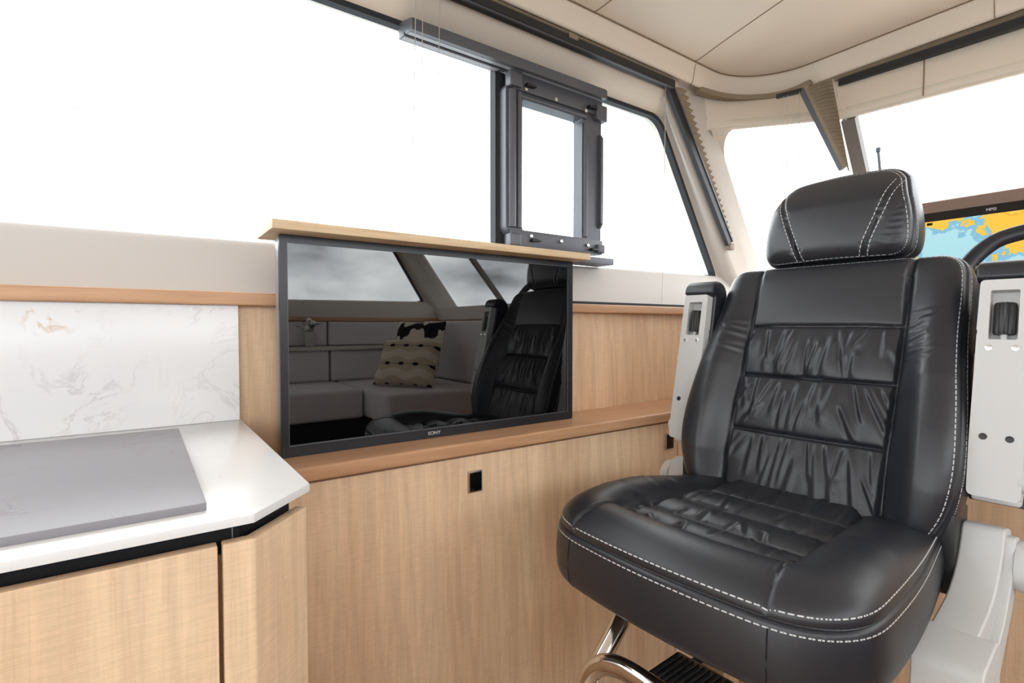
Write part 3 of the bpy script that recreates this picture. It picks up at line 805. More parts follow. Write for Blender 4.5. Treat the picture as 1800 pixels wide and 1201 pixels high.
# ================================================================== HELM
hc = root('helm_console', (1.78, 0.25, 0.10), 'oak helm console with brown padded top behind the chair', 'console')
box('cabinet_front', 1.555, 1.575, -0.12, 0.62, 0.102, 1.172, M['oak_panel'], hc, 0.001)
box('cabinet_body', 1.575, 1.948, -0.115, 0.615, 0.102, 1.172, M['oak_panel'], hc, 0)
box('shadow_joint', 1.56, 1.945, -0.115, 0.612, 1.172, 1.182, M['black_plastic'], hc, 0)
box('padded_top', 1.545, 1.928, -0.13, 0.63, 1.182, 1.245, M['dash'], hc, 0.012, 4)
prism('display_hood', [(1.70, 1.285), (1.742, 1.534), (1.760, 1.540), (1.90, 1.500), (1.922, 1.245), (1.70, 1.245)], XZ, -0.11, 0.56, M['dash'], hc, 0.006, 3)
cd = root('chart_display', (1.71, 0.14, 1.29), 'wide glass chart display showing an orange and blue sea chart', 'display')
# plane of the display: leaning with the hood face
hx = lambda z: 1.70 + (z - 1.285) * (1.742 - 1.70) / (1.534 - 1.285)
def disp(name, y0, y1, z0, z1, off, th, m, par):
    return mesh(name, [(hx(z0) - off - th, y0, z0), (hx(z0) - off - th, y1, z0), (hx(z1) - off - th, y1, z1), (hx(z1) - off - th, y0, z1),
                       (hx(z0) - off, y0, z0), (hx(z0) - off, y1, z0), (hx(z1) - off, y1, z1), (hx(z1) - off, y0, z1)],
                [(0, 1, 2, 3), (4, 5, 6, 7), (0, 1, 5, 4), (1, 2, 6, 5), (2, 3, 7, 6), (3, 0, 4, 7)], m, par, recalc=True)
disp('bezel', -0.085, 0.535, 1.328, 1.502, 0.0005, 0.012, M['latch_black'], cd)
disp('screen', -0.065, 0.515, 1.345, 1.478, 0.0125, 0.0012, M['chart'], cd)
rotd = Matrix.Rotation(-PI / 2, 4, 'Z') @ Matrix.Rotation(PI / 2, 4, 'X')
text('lettering', 'MPSI', 0.010, Matrix.Translation((hx(1.489) - 0.0130, 0.362, 1.4895)) @ rotd, M['letter'], cd)
for y in (0.500, 0.484):
    disp('screen_icon', y - 0.006, y + 0.006, 1.468, 1.475, 0.0138, 0.0004, M['recess'], cd)

sw = root('steering_wheel', (1.5, 0.175, 1.24), 'black leather steering wheel with chrome spoke in front of the chart display', 'steering wheel')
def wheelpt(a, r, off=0.0):
    # flattened top like a sports wheel, leaning back
    c, s_ = math.cos(a), math.sin(a)
    y = 0.212 + r * c; zz_ = r * (s_ if s_ < 0.8 else 0.8 + (s_ - 0.8) * 0.55)
    return (1.46 + zz_ * 0.35 + off, y, 1.272 + zz_ * 0.94)
rimp = [wheelpt(2 * PI * i / 64, 0.152) for i in range(64)]
sweep('rim', rimp, [(0.017 * math.cos(2 * PI * i / 14), 0.013 * math.sin(2 * PI * i / 14)) for i in range(14)], M['leather'], sw, up=(1, 0, -0.35), closed=True)
for a in (20, 160, 270):
    p0 = wheelpt(math.radians(a), 0.14, 0.004); p1 = wheelpt(math.radians(a), 0.05, 0.03)
    sweep('spoke', smooth_path([p0, tuple(0.5 * (Vector(p0) + Vector(p1)) + Vector((-0.004, 0, 0))), p1], 6), [(-0.016, -0.003), (0.016, -0.003), (0.013, 0.004), (-0.013, 0.004)], M['chrome'], sw, up=(1, 0, 0))
disc('hub', (1.49, 0.212, 1.272), (-1, 0, 0.35), 0.055, 0.03, M['black_plastic'], sw, 32, 0.006)
tube('column', [(1.49, 0.212, 1.262), (1.53, 0.212, 1.235), (1.5435, 0.212, 1.225)], 0.028, M['black_plastic'], sw, 16)

an = tag(tube('whip_antenna', [(2.8, 0.965, 0.30), (2.8, 0.975, 1.86), (2.8, 0.9895, 2.012)], 0.006, M['rubber'], None, 8), 'thin black whip antenna standing outside beyond the windscreen', 'antenna')
disc('antenna_tip', (2.8, 0.990, 2.018), (0, 0, 1), 0.010, 0.022, M['rubber'], an, 10, 0.004)
dk = struct(box('floor', 2.2, 4.2, -1.2, 1.3, 0.26, 0.30, M['cream'], bev=0))

# ================================================================== CHAIR
CH = root('helm_chair', (1.0, 0.525, 0.10), 'black leather helm chair with white stitching and raised grey armrests', 'chair')
CH.rotation_euler = (0, 0, math.radians(3.0))

def resample(poly, N):
    P_ = np.array(poly, float); Q = np.vstack([P_, P_[:1]])
    seg = np.linalg.norm(np.diff(Q, axis=0), axis=1); s = np.r_[0, np.cumsum(seg)]
    t = np.linspace(0, s[-1], N, endpoint=False)
    return np.c_[np.interp(t, s, Q[:, 0]), np.interp(t, s, Q[:, 1])]
def smooth_closed(P_, it=6):
    for _ in range(it):
        P_ = 0.25 * np.roll(P_, 1, 0) + 0.5 * P_ + 0.25 * np.roll(P_, -1, 0)
    return P_
def bdist(P_, B):
    A = B; D = np.roll(B, -1, 0) - B; L2 = (D ** 2).sum(1)
    out = np.empty(len(P_))
    for i in range(0, len(P_), 4000):
        p = P_[i:i + 4000]
        rel = p[:, None, :] - A[None]
        t = np.clip((rel * D[None]).sum(2) / L2[None], 0, 1)
        out[i:i + 4000] = np.sqrt(((rel - t[..., None] * D[None]) ** 2).sum(2).min(1))
    return out
def folds(P_, segs):
    """soft ridges/creases: (a0,b0,a1,b1,width,amp)"""
    h = np.zeros(len(P_))
    for (a0, b0, a1, b1, wd, am) in segs:
        d = np.array((a1 - a0, b1 - b0)); L2 = d @ d
        r = P_ - np.array((a0, b0)); t = (r @ d) / L2
        perp = (r[:, 0] * d[1] - r[:, 1] * d[0]) / math.sqrt(L2)
        fade = np.clip(1 - np.abs(t - 0.5) * 2, 0, None)
        fade = np.where((t > 0) & (t < 1), np.minimum(1, fade * 2.2), 0)
        # asymmetric: steep one side
        x = perp / wd
        h += am * fade * np.exp(-x * x) - 0.55 * am * fade * np.exp(-((x - 1.35) ** 2) * 1.3)
    return h
EDGE = [.046, .038, .031, .025, .0195, .0150, .0115, .0085, .0060, .0040, .0024, .0011, 0.0]
def pillow(name, B, c, hfun, mp_, sides, backh, mats, parent, nr=60, ids=None, idnames=None, flip=False):
    N = len(B); c = np.array(c)
    R = np.linalg.norm(B - c, axis=1)
    T = np.roll(B, -1, 0) - np.roll(B, 1, 0); T /= np.linalg.norm(T, axis=1)[:, None]
    NB = np.c_[T[:, 1], -T[:, 0]]
    if ((B - c) * NB).sum() < 0: NB = -NB
    rows = []
    for k in range(1, nr + 1):
        t = k / nr * (1 - 0.054 / R)
        rows.append(c + (B - c) * t[:, None])
    for d in EDGE:
        rows.append(c + (B - c) * (1 - d / R)[:, None])
    nf = len(rows)
    FP = np.vstack([c[None]] + rows)
    h = hfun(FP, bdist(FP, B[::2]))
    abh = np.c_[FP, h]
    hb = h[-N:]
    extra = []
    for off, hs in sides:
        extra.append(np.c_[B + NB * off, (hb + hs) if not callable(hs) else hs(B, hb)])
    ab = np.vstack([abh] + extra)
    bc = np.r_[c, backh]
    ab = np.vstack([ab, bc[None]])
    V = mp_(ab)
    nrow = nf + len(sides)
    F = []
    idx = np.arange(N); nx = (idx + 1) % N
    tri0 = np.c_[np.zeros(N, int), 1 + idx, 1 + nx]
    quads = []
    for r in range(nrow - 1):
        a = 1 + r * N
        quads.append(np.c_[a + idx, a + N + idx, a + N + nx, a + nx])
    quads = np.vstack(quads)
    last = 1 + (nrow - 1) * N
    tri1 = np.c_[last + idx, np.full(N, len(V) - 1), last + nx]
    if flip:
        tri0 = tri0[:, ::-1]; quads = quads[:, ::-1]; tri1 = tri1[:, ::-1]
    # vertex normals
    nrm = np.zeros_like(V)
    def acc(f, i, j, k):
        n_ = np.cross(V[f[:, j]] - V[f[:, i]], V[f[:, k]] - V[f[:, i]])
        for q in range(f.shape[1]): np.add.at(nrm, f[:, q], n_)
    acc(tri0, 0, 1, 2); acc(quads, 0, 1, 2); acc(tri1, 0, 1, 2)
    nrm /= np.maximum(np.linalg.norm(nrm, axis=1), 1e-12)[:, None]
    # panel ids
    fq = np.vstack([ab[f].mean(0)[None] if False else ab[quads].mean(1)])
    qid = np.zeros(len(quads), int); nfront = (nf - 1) * N
    if ids is not None:
        qid[:nfront] = ids(fq[:nfront, :2]); qid[nfront:] = -1
        t0id = ids(ab[tri0].mean(1)[:, :2])
    else:
        t0id = np.zeros(N, int); qid[nfront:] = -1
    objs = {}
    allids = sorted(set(qid.tolist()) | set(t0id.tolist()))
    main = None
    for pid in allids:
        fl = [tuple(f) for f in quads[qid == pid]] + [tuple(f) for f in tri0[t0id == pid]]
        if pid == -1: fl += [tuple(f) for f in tri1]
        used = np.unique(np.concatenate([np.array(f) for f in fl]))
        remap = -np.ones(len(V), int); remap[used] = np.arange(len(used))
        me = bpy.data.meshes.new(name)
        me.from_pydata(V[used].tolist(), [], [[int(remap[i]) for i in f] for f in fl])
        me.polygons.foreach_set('use_smooth', [True] * len(me.polygons))
        nm = (idnames or {}).get(pid, name)
        par = parent if pid == -1 else main
        o = addobj(nm if pid != -1 else name, me, mats, par)
        me.normals_split_custom_set_from_vertices(nrm[used].tolist())
        if pid == -1: main = o
        objs[pid] = o
    grid = V[1:1 + nrow * N].reshape(nrow, N, 3); ng = nrm[1:1 + nrow * N].reshape(nrow, N, 3)
    def surf(P2, off=0.0):
        P2 = np.array(P2, float)
        hh = hfun(P2, bdist(P2, B[::2]))
        return mp_(np.c_[P2, hh + off])
    return main, grid, ng, surf, nf
def stitches(polys, parent, pitch=0.0102, dash=0.0074, r=0.0010):
    """white thread dashes along (points, normals, closed) polylines"""
    V = []; F = []
    for pts, nr_ in polys:
        pts = np.array(pts); nr_ = np.array(nr_)
        seg = np.linalg.norm(np.diff(pts, axis=0), axis=1); s = np.r_[0, np.cumsum(seg)]
        n = int(s[-1] / pitch)
        for i in range(n):
            a, b = i * pitch, i * pitch + dash
            pa_ = np.array([np.interp(a, s, pts[:, q]) for q in range(3)]); pb_ = np.array([np.interp(b, s, pts[:, q]) for q in range(3)])
            nn = np.array([np.interp((a + b) / 2, s, nr_[:, q]) for q in range(3)]); nn /= np.linalg.norm(nn)
            d = pb_ - pa_; d /= max(np.linalg.norm(d), 1e-9); sd = np.cross(d, nn)
            k = len(V)
            mid = (pa_ + pb_) / 2
            for (p, sc, up) in ((pa_, 0.8, 0.1), (mid, 1.0, 0.5), (pb_, 0.8, 0.1)):
                for (x, y) in ((-1, -0.5), (1, -0.5), (0.6, 0.8), (-0.6, 0.8)):
                    V.append(p + sd * r * x * sc + nn * r * (y * sc + up))
            for j in (0, 1):
                for q in range(4):
                    F.append((k + 4 * j + q, k + 4 * j + (q + 1) % 4, k + 4 * j + 4 + (q + 1) % 4, k + 4 * j + 4 + q))
            F.append((k, k + 1, k + 2, k + 3)); F.append((k + 8, k + 9, k + 10, k + 11))
    o = mesh('stitching', V, F, M['thread'], parent, recalc=True)
    o['kind'] = 'stuff'
    return o
def ring(grid, ng, r, i0=None, i1=None):
    g = grid[r]; n = ng[r]
    if i0 is None:
        return np.vstack([g, g[:1]]), np.vstack([n, n[:1]])
    ii = np.arange(i0, i1) % len(g)
    return g[ii], n[ii]
sst = lambda x: np.clip(x, 0, 1) ** 2 * (3 - 2 * np.clip(x, 0, 1))
gro = lambda d, w_: np.exp(-(d / w_) ** 2)
YC = 0.525

# ---------------- seat cushion
Bs = round_poly([(1.15, YC - 0.235), (1.15, YC + 0.235), (0.86, YC + 0.266), (0.630, YC + 0.262), (0.604, YC), (0.630, YC - 0.262), (0.86, YC - 0.266)],
                [0.03, 0.03, 0.12, 0.115, 0.14, 0.115, 0.12], 14)
Bs = smooth_closed(resample(Bs, 440), 8)
seat_rows = [0.742, 0.815, 0.905, 1.00, 1.20]
sf = []
for k in range(len(seat_rows) - 1):
    x0, x1 = seat_rows[k], seat_rows[k + 1]
    for j in range(9):
        y = YC - 0.14 + 0.28 * (j + rng.uniform(0.1, 0.9)) / 9
        ln = rng.uniform(0.35, 0.85) * (x1 - x0); st = x0 if rng.random() < 0.5 else x1 - ln
        sl = rng.uniform(-0.025, 0.025)
        sf.append((st, y, st + ln, y + sl, rng.uniform(0.0035, 0.0065), rng.uniform(0.0018, 0.0034) * rng.choice([-1, 1])))
def seat_h(P_, d):
    x, y = P_[:, 0], P_[:, 1]; ay = np.abs(y - YC)
    side = np.interp(x, [0.86, 1.15], [0.266, 0.235]) - ay
    k = sst((x - 0.88) / 0.10)
    d = d + k * (np.maximum(side, 0) - d)
    H = np.interp(x, [0.60, 0.68, 0.78, 0.86, 0.95, 1.03, 1.12], [0.036, 0.041, 0.050, 0.048, 0.034, 0.020, 0.010])
    up_ = np.sqrt(np.clip(1 - (1 - np.clip(d / 0.062, 0, 1)) ** 2, 0, 1))
    dn_ = np.sqrt(np.clip(1 - np.clip((d - 0.062) / 0.058, 0, 1) ** 2, 0, 1))
    inner = sst((d - 0.112) / 0.012)
    z = 0.836 + H * np.minimum(up_, dn_)
    # pleated rows
    puff = np.zeros_like(x)
    for q in range(len(seat_rows) - 1):
        s = (x - seat_rows[q]) / (seat_rows[q + 1] - seat_rows[q]); ok = (s > 0) & (s < 1)
        puff += np.where(ok, np.sin(np.clip(s, 0, 1) * PI) ** 0.5 * 0.015, 0)
    z = z + inner * (0.004 + puff + folds(P_, sf))
    for r in seat_rows[1:4]:
        z -= inner * 0.004 * gro(x - r, 0.003)
    z -= 0.004 * gro(d - 0.116, 0.004)
    # corner seams running out to the piping
    dseam = ay - (0.150 + (0.744 - x) * 0.16)
    z -= 0.0055 * gro(dseam, 0.0030) * sst((0.752 - x) / 0.01)
    # soft waves in the bolsters
    z += (1 - inner) * sst((ay - 0.15) / 0.03) * folds(P_, [(0.80, YC + 0.15, 0.80, YC + 0.23, 0.006, -0.002), (0.86, YC + 0.15, 0.87, YC + 0.235, 0.006, -0.002), (0.93, YC + 0.15, 0.94, YC + 0.22, 0.008, -0.0015)])
    return z
def seat_ids(P_):
    x, y = P_[:, 0], P_[:, 1]; ay = np.abs(y - YC)
    seamy = np.where(x > 0.744, 0.150, 0.150 + (0.744 - x) * 0.16)
    i = np.where(ay > seamy,  np.where(y > YC, 2, 3), np.where(x < 0.744, 1, 0))
    return i
def skirt(z):
    return lambda B, hb: np.full(len(B), z)
sides = [(-0.0028, skirt(0.8335)), (-0.0020, skirt(0.8325)), (0.0012, skirt(0.8315)), (0.0030, skirt(0.8285)), (0.0042, skirt(0.8240)), (0.0055, skirt(0.816)), (0.0070, skirt(0.805)), (0.0082, skirt(0.79)),
         (0.0080, skirt(0.77)), (0.0065, skirt(0.755)), (0.003, skirt(0.744)), (-0.004, skirt(0.737)), (-0.014, skirt(0.733)), (-0.05, skirt(0.731))]
seat, sg, sn, ssurf, snf = pillow('seat_cushion', Bs, (0.86, YC), seat_h, lambda a: a.copy(), sides, 0.731, M['leather'], CH, 56, seat_ids,
                                  {0: 'pleated_panel', 1: 'front_roll', 2: 'side_bolster', 3: 'side_bolster'}, flip=True)
# piping cord in the groove and two rows of stitches (front and sides only)
cnt = len(Bs)
front_idx = [i for i in range(cnt) if Bs[i, 0] < 1.10]
start = next(i for i in range(cnt) if Bs[i, 0] < 1.10 and Bs[i - 1, 0] >= 1.10)
n_f = len(front_idx)
stitches([ring(sg, sn, snf - 1 - 2, start, start + n_f), ring(sg, sn, snf + 4, start, start + n_f)], seat)
g_, n_ = ring(sg, sn, snf, start, start + n_f)
tube('piping', [tuple(p + q * 0.0005) for p, q in zip(g_[::3], n_[::3])], 0.0022, M['leather'], seat, 6)
# vertical seams on the skirt
for sgn in (1, -1):
    best = min(range(cnt), key=lambda i: abs(Bs[i, 1] - (YC + sgn * 0.172)) + (10 if Bs[i, 0] > 0.75 else 0))
    col_ = [sg[r][best] + sn[r][best] * 0.0004 for r in range(snf + 4, len(sg) - 2)]
    tube('seam', [tuple(p) for p in col_], 0.0013, M['recess'], seat, 6)

# ---------------- backrest
HWZ = [0.79, 0.83, 0.87, 0.92, 0.97, 1.05, 1.13, 1.20, 1.27, 1.33, 1.347]
HWW = [0.205, 0.236, 0.254, 0.263, 0.264, 0.259, 0.250, 0.243, 0.240, 0.237, 0.232]
right = [(YC - w_, z) for w_, z in zip(HWW, HWZ)]; left = [(YC + w_, z) for w_, z in zip(HWW[::-1], HWZ[::-1])]
Bb = right + left
nB_ = len(HWZ)
rads = [0.04] + [0.03] * (nB_ - 3) + [0.02, 0.045] + [0.045, 0.02] + [0.03] * (nB_ - 3) + [0.04]
# drop the near-duplicate points by the corner so that the radius can act
Bb = [p for i, p in enumerate(Bb) if i not in (nB_ - 2, nB_ + 1)]
rads = [r for i, r in enumerate(rads) if i not in (nB_ - 2, nB_ + 1)]
Bb = smooth_closed(resample(round_poly(Bb, rads, 12), 520), 6)
brow = [0.75, 0.960, 1.084, 1.199]
bf = []
for k in range(3):
    z0, z1 = brow[k], brow[k + 1]
    if k == 0: z0 = 0.80
    for j in range(17):
        y = YC - 0.15 + 0.30 * (j + rng.uniform(0.05, 0.95)) / 17
        ln = rng.uniform(0.45, 1.05) * (z1 - z0); st = z1 - ln if rng.random() < 0.6 else z0
        sl = (y - YC) * rng.uniform(-0.1, 0.45) + rng.uniform(-0.012, 0.022)
        bf.append((y + sl, st, y - sl * 0.2, st + ln, rng.uniform(0.0045, 0.0095), rng.uniform(0.0020, 0.0046)))
bol_f = []
for j in range(9):
    z = 1.12 + 0.013 * j + rng.uniform(-0.004, 0.004)
    bol_f.append((YC - 0.155, z, YC - 0.155 - rng.uniform(0.04, 0.085), z + rng.uniform(0.006, 0.03), 0.0045, rng.uniform(0.0012, 0.0030)))
for j in range(5):
    z = 1.14 + 0.018 * j
    bol_f.append((YC + 0.155, z, YC + 0.155 + rng.uniform(0.03, 0.085), z + rng.uniform(-0.008, 0.02), 0.005, rng.uniform(0.0010, 0.0024)))
for j in range(5):
    bol_f.append((YC + 0.152, 1.325 - 0.006 * j, YC + 0.125 - 0.01 * j, 1.30 - 0.012 * j, 0.004, 0.0012))
def back_h(P_, d):
    y, z = P_[:, 0], P_[:, 1]; ay = np.abs(y - YC)
    bz = np.interp(z, [.79, .84, .90, 1.0, 1.10, 1.17, 1.24, 1.30, 1.335], [.022, .040, .050, .052, .050, .036, .018, .008, .004])
    s = sst((ay - 0.150) / 0.062)
    h = bz * s
    inner = (1 - sst((ay - 0.147) / 0.010))
    puff = np.zeros_like(y)
    for k in range(3):
        q = (z - brow[k]) / (brow[k + 1] - brow[k]); ok = (q > 0) & (q < 1)
        puff += np.where(ok, np.sin(np.clip(q, 0, 1) * PI) ** 0.5 * 0.013, 0)
    q = (z - 1.199) / 0.165
    puff += np.where(q > 0, np.sin(np.clip(q, 0, 1) * PI) ** 0.4 * 0.009, 0)
    rowmask = inner * np.where(z < 1.199, 1.0, 0.0)
    h = h + inner * puff * (0.55 + 0.45 * np.sqrt(np.clip(1 - (ay / 0.152) ** 2, 0, 1))) + rowmask * folds(P_, bf)
    for r in brow[1:]:
        h -= inner * 0.0055 * gro(z - r, 0.0030)
    h -= 0.0075 * gro(ay - 0.154, 0.0042)
    h += sst((ay - 0.154) / 0.012) * folds(P_, bol_f)
    # lumbar curve
    h += 0.012 * np.exp(-((z - 0.97) / 0.12) ** 2)
    e_ = np.clip(d / 0.042, 0, 1)
    h -= 0.026 * (1 - np.sqrt(np.clip(1 - (1 - e_) ** 2, 0, 1)))
    return h
def back_map(a):
    y, z, h = a[:, 0], a[:, 1], a[:, 2]
    x = 1.112 + 0.330 * (z - 0.86)
    return np.c_[x - h * 0.95, y, z + h * 0.30]
def back_ids(P_):
    y, z = P_[:, 0], P_[:, 1]; ay = np.abs(y - YC)
    i = np.where(z > brow[3], 0, np.where(z > brow[2], 1, np.where(z > brow[1], 2, 3)))
    return np.where(ay > 0.154, np.where(y > YC, 4, 5), i)
bs = [(-0.0028, -0.003), (-0.0018, -0.0052), (0.0016, -0.0070), (0.0036, -0.0100), (0.0050, -0.0145), (0.0062, -0.022), (0.0075, -0.034), (0.0070, -0.055), (0.004, -0.075), (-0.004, -0.088), (-0.02, -0.094)]
back, bg_, bn_, bsurf, bnf = pillow('backrest', Bb, (YC, 1.06), back_h, back_map, bs, -0.10, M['leather'], CH, 76, back_ids,
                                    {0: 'upper_panel', 1: 'pleated_panel', 2: 'pleated_panel', 3: 'pleated_panel', 4: 'side_bolster', 5: 'side_bolster'}, flip=True)
stitches([ring(bg_, bn_, bnf - 1 - 4), ring(bg_, bn_, bnf + 4)], back)
g_, n_ = ring(bg_, bn_, bnf)
tube('piping', [tuple(p + q * 0.0004) for p, q in zip(g_[::3], n_[::3])], 0.0020, M['leather'], back, 6)

# ---------------- headrest
Hc = (YC, 1.435)
Bh = round_poly([(YC - 0.138, 1.347), (YC - 0.149, 1.385), (YC - 0.142, 1.455), (YC - 0.116, 1.545), (YC, 1.553), (YC + 0.122, 1.545), (YC + 0.148, 1.455), (YC + 0.157, 1.385), (YC + 0.146, 1.347)],
                [0.025, 0.05, 0.07, 0.04, 0.10, 0.04, 0.07, 0.05, 0.025], 12)
Bh = smooth_closed(resample(Bh, 360), 6)
apex = (0.112, 1.526); vb = (0.082, 1.347)
vin = [(0.128, 1.540), (0.112, 1.495), (0.090, 1.430), (0.073, 1.385), (0.062, 1.345)]
hf = [(YC - 0.10 - 0.006 * j, 1.37 + 0.014 * j, YC - 0.135, 1.376 + 0.014 * j, 0.004, 0.0012) for j in range(8)]
def vline(z):
    return np.interp(z, [p[1] for p in vin][::-1], [p[0] for p in vin][::-1])
def head_h(P_, d):
    y, z = P_[:, 0], P_[:, 1]; ay = np.abs(y - YC)
    h = 0.030 * np.sqrt(np.clip(1 - ((z - 1.43) / 0.13) ** 2, 0, 1)) - 0.010 * (ay / 0.15) ** 2
    h -= 0.0050 * gro(ay - vline(z), 0.0035)
    h += folds(P_, hf)
    h -= 0.030 * sst((z - 1.47) / 0.075)
    e_ = np.clip(d / 0.040, 0, 1)
    h -= 0.026 * (1 - np.sqrt(np.clip(1 - (1 - e_) ** 2, 0, 1)))
    return h
def head_map(a):
    y, z, h = a[:, 0], a[:, 1], a[:, 2]
    return np.c_[1.283 + 0.10 * (z - 1.345) - h, y, z]
def head_ids(P_):
    ay = np.abs(P_[:, 0] - YC)
    return np.where(ay > vline(P_[:, 1]), np.where(P_[:, 0] > YC, 1, 2), 0)
hs = [(-0.0026, -0.003), (-0.0016, -0.0050), (0.0016, -0.0068), (0.0036, -0.0098), (0.0046, -0.0140), (0.0058, -0.022), (0.0075, -0.036), (0.0070, -0.055), (0.003, -0.072), (-0.008, -0.084), (-0.03, -0.090)]
head, hg_, hn_, hsurf, hnf = pillow('headrest', Bh, Hc, head_h, head_map, hs, -0.08, M['leather'], CH, 46, head_ids, {0: 'centre_panel', 1: 'side_panel', 2: 'side_panel'}, flip=True)
sl = [ring(hg_, hn_, hnf - 1 - 4), ring(hg_, hn_, hnf + 4)]
for sgn in (1, -1):
    for off in (-0.0075, 0.0075):
        zz_ = np.linspace(1.352, 1.518, 40)
        P2 = np.c_[YC + sgn * (vline(zz_) + off), zz_]
        p3 = hsurf(P2); sl.append((p3, np.tile(np.array([-1.0, 0, 0]), (40, 1))))
stitches(sl, head)
g_, n_ = ring(hg_, hn_, hnf)
tube('piping', [tuple(p + q * 0.0004) for p, q in zip(g_[::3], n_[::3])], 0.0019, M['leather'], head, 6)
for sgn in (1, -1):
    tube('headrest_rod', [(1.318, YC + sgn * 0.06, 1.30), (1.322, YC + sgn * 0.06, 1.40)], 0.006, M['chrome'], CH, 10)

# ---------------- armrests, folded up beside the backrest
def armrest(sgn):
    yc = YC + (0.282 if sgn > 0 else -0.304)
    b0 = Vector((1.128, yc, 0.902)); ax = Vector((0.072, 0, 0.380)).normalized(); nm = Vector((-ax.z, 0, ax.x)); sy = Vector((0, 1, 0))
    def A(u, s, t):      # u: lateral, s: along the arm, t: towards the front
        return tuple(b0 + sy * u + ax * s + nm * t)
    ar = None
    hw = 0.0335
    out = round_poly([(-hw, 0.012), (hw, 0.012), (hw + 0.001, 0.10), (hw, 0.285), (hw - 0.001, 0.292), (hw + 0.0005, 0.296), (hw - 0.001, 0.383), (-hw + 0.001, 0.383), (-hw - 0.0005, 0.296), (-hw + 0.001, 0.292), (-hw, 0.285), (-hw - 0.001, 0.10)],
                     [0.010, 0.010, 0, 0, 0, 0, 0.007, 0.007, 0, 0, 0, 0], 6)
    hole = rrect(-0.0185, 0.0185, 0.278, 0.364, 0.0025, 2)
    ar = plate('armrest', out, [hole], A, -0.012, 0.012, M['grey_plastic'], CH)
    tag(ar, 'light grey plastic armrest arm')
    plate('recess_back', rrect(-0.02, 0.02, 0.276, 0.366, 0.002, 2), [], A, -0.013, -0.010, M['grey_plastic'], ar)
    # rounded rear housing of the arm
    prism('arm_housing', [(-0.012, 0.004), (-0.030, 0.004), (-0.045, 0.03), (-0.045, 0.30), (-0.012, 0.30)], lambda t_, s_, u_: A(u_, s_, t_), -hw + 0.002, hw - 0.002, M['grey_plastic'], ar, 0.006, 3)
    # black pad behind
    prism('pad', round_poly([(-0.0125, 0.255), (-0.0125, 0.384), (0.006, 0.388), (0.004, 0.412), (-0.020, 0.428), (-0.060, 0.418), (-0.085, 0.33), (-0.088, 0.06), (-0.075, 0.015), (-0.046, 0.0), (-0.046, 0.255)], [0, 0, 0.006, 0.012, 0.015, 0.03, 0.03, 0.03, 0.02, 0, 0], 5), lambda t_, s_, u_: A(u_, s_, t_), -hw - 0.007, hw + 0.007, M['leather'], ar, 0.007, 4)
    # ribbed adjuster
    bm = bmesh.new()
    nseg = 36; ringv = []
    for s_ in (0.288, 0.291, 0.339, 0.343):
        l = []
        for i in range(nseg):
            a = 2 * PI * i / nseg
            r_ = 0.0150 if i % 3 else 0.0132
            if s_ in (0.288, 0.343): r_ *= 0.9
            l.append(bm.verts.new(A(r_ * math.cos(a), s_, 0.0005 + r_ * math.sin(a) * 0.8)))
        ringv.append(l)
    for k in range(3):
        for i in range(nseg):
            bm.faces.new((ringv[k][i], ringv[k][(i + 1) % nseg], ringv[k + 1][(i + 1) % nseg], ringv[k + 1][i]))
    bm.faces.new(ringv[0]); bm.faces.new(ringv[-1])
    frombm('adjuster_knob', bm, M['black_plastic'], ar, angle=35)
    tube('adjuster_stem', [A(0, 0.270, 0.0), A(0, 0.290, 0.0)], 0.0048, M['grey_plastic'], ar, 10, up=(0, 1, 0))
    for u in (-0.0165, 0.0165):
        disc('rivet', A(u, 0.264, 0.0125), nm, 0.0052, 0.002, M['steel'], ar, 16, 0.0006)
        disc('screw_cap', A(u * 1.0, 0.112, 0.0121), nm, 0.0056, 0.0016, M['black_plastic'], ar, 16, 0.0004)
    disc('pivot_cap', A(-sgn * -0.0 - 0.0 + (-hw if sgn < 0 else hw), 0.045, -0.004), (0, sgn, 0), 0.017, 0.012, M['grey_plastic'], ar, 24, 0.003)
    # bracket from the arm to the back frame
    box('arm_bracket', 1.150, 1.215, min(YC + sgn * 0.17, yc), max(YC + sgn * 0.17, yc), 0.92, 0.97, M['black_plastic'], ar, 0.004)
    return ar
armrest(1); armrest(-1)

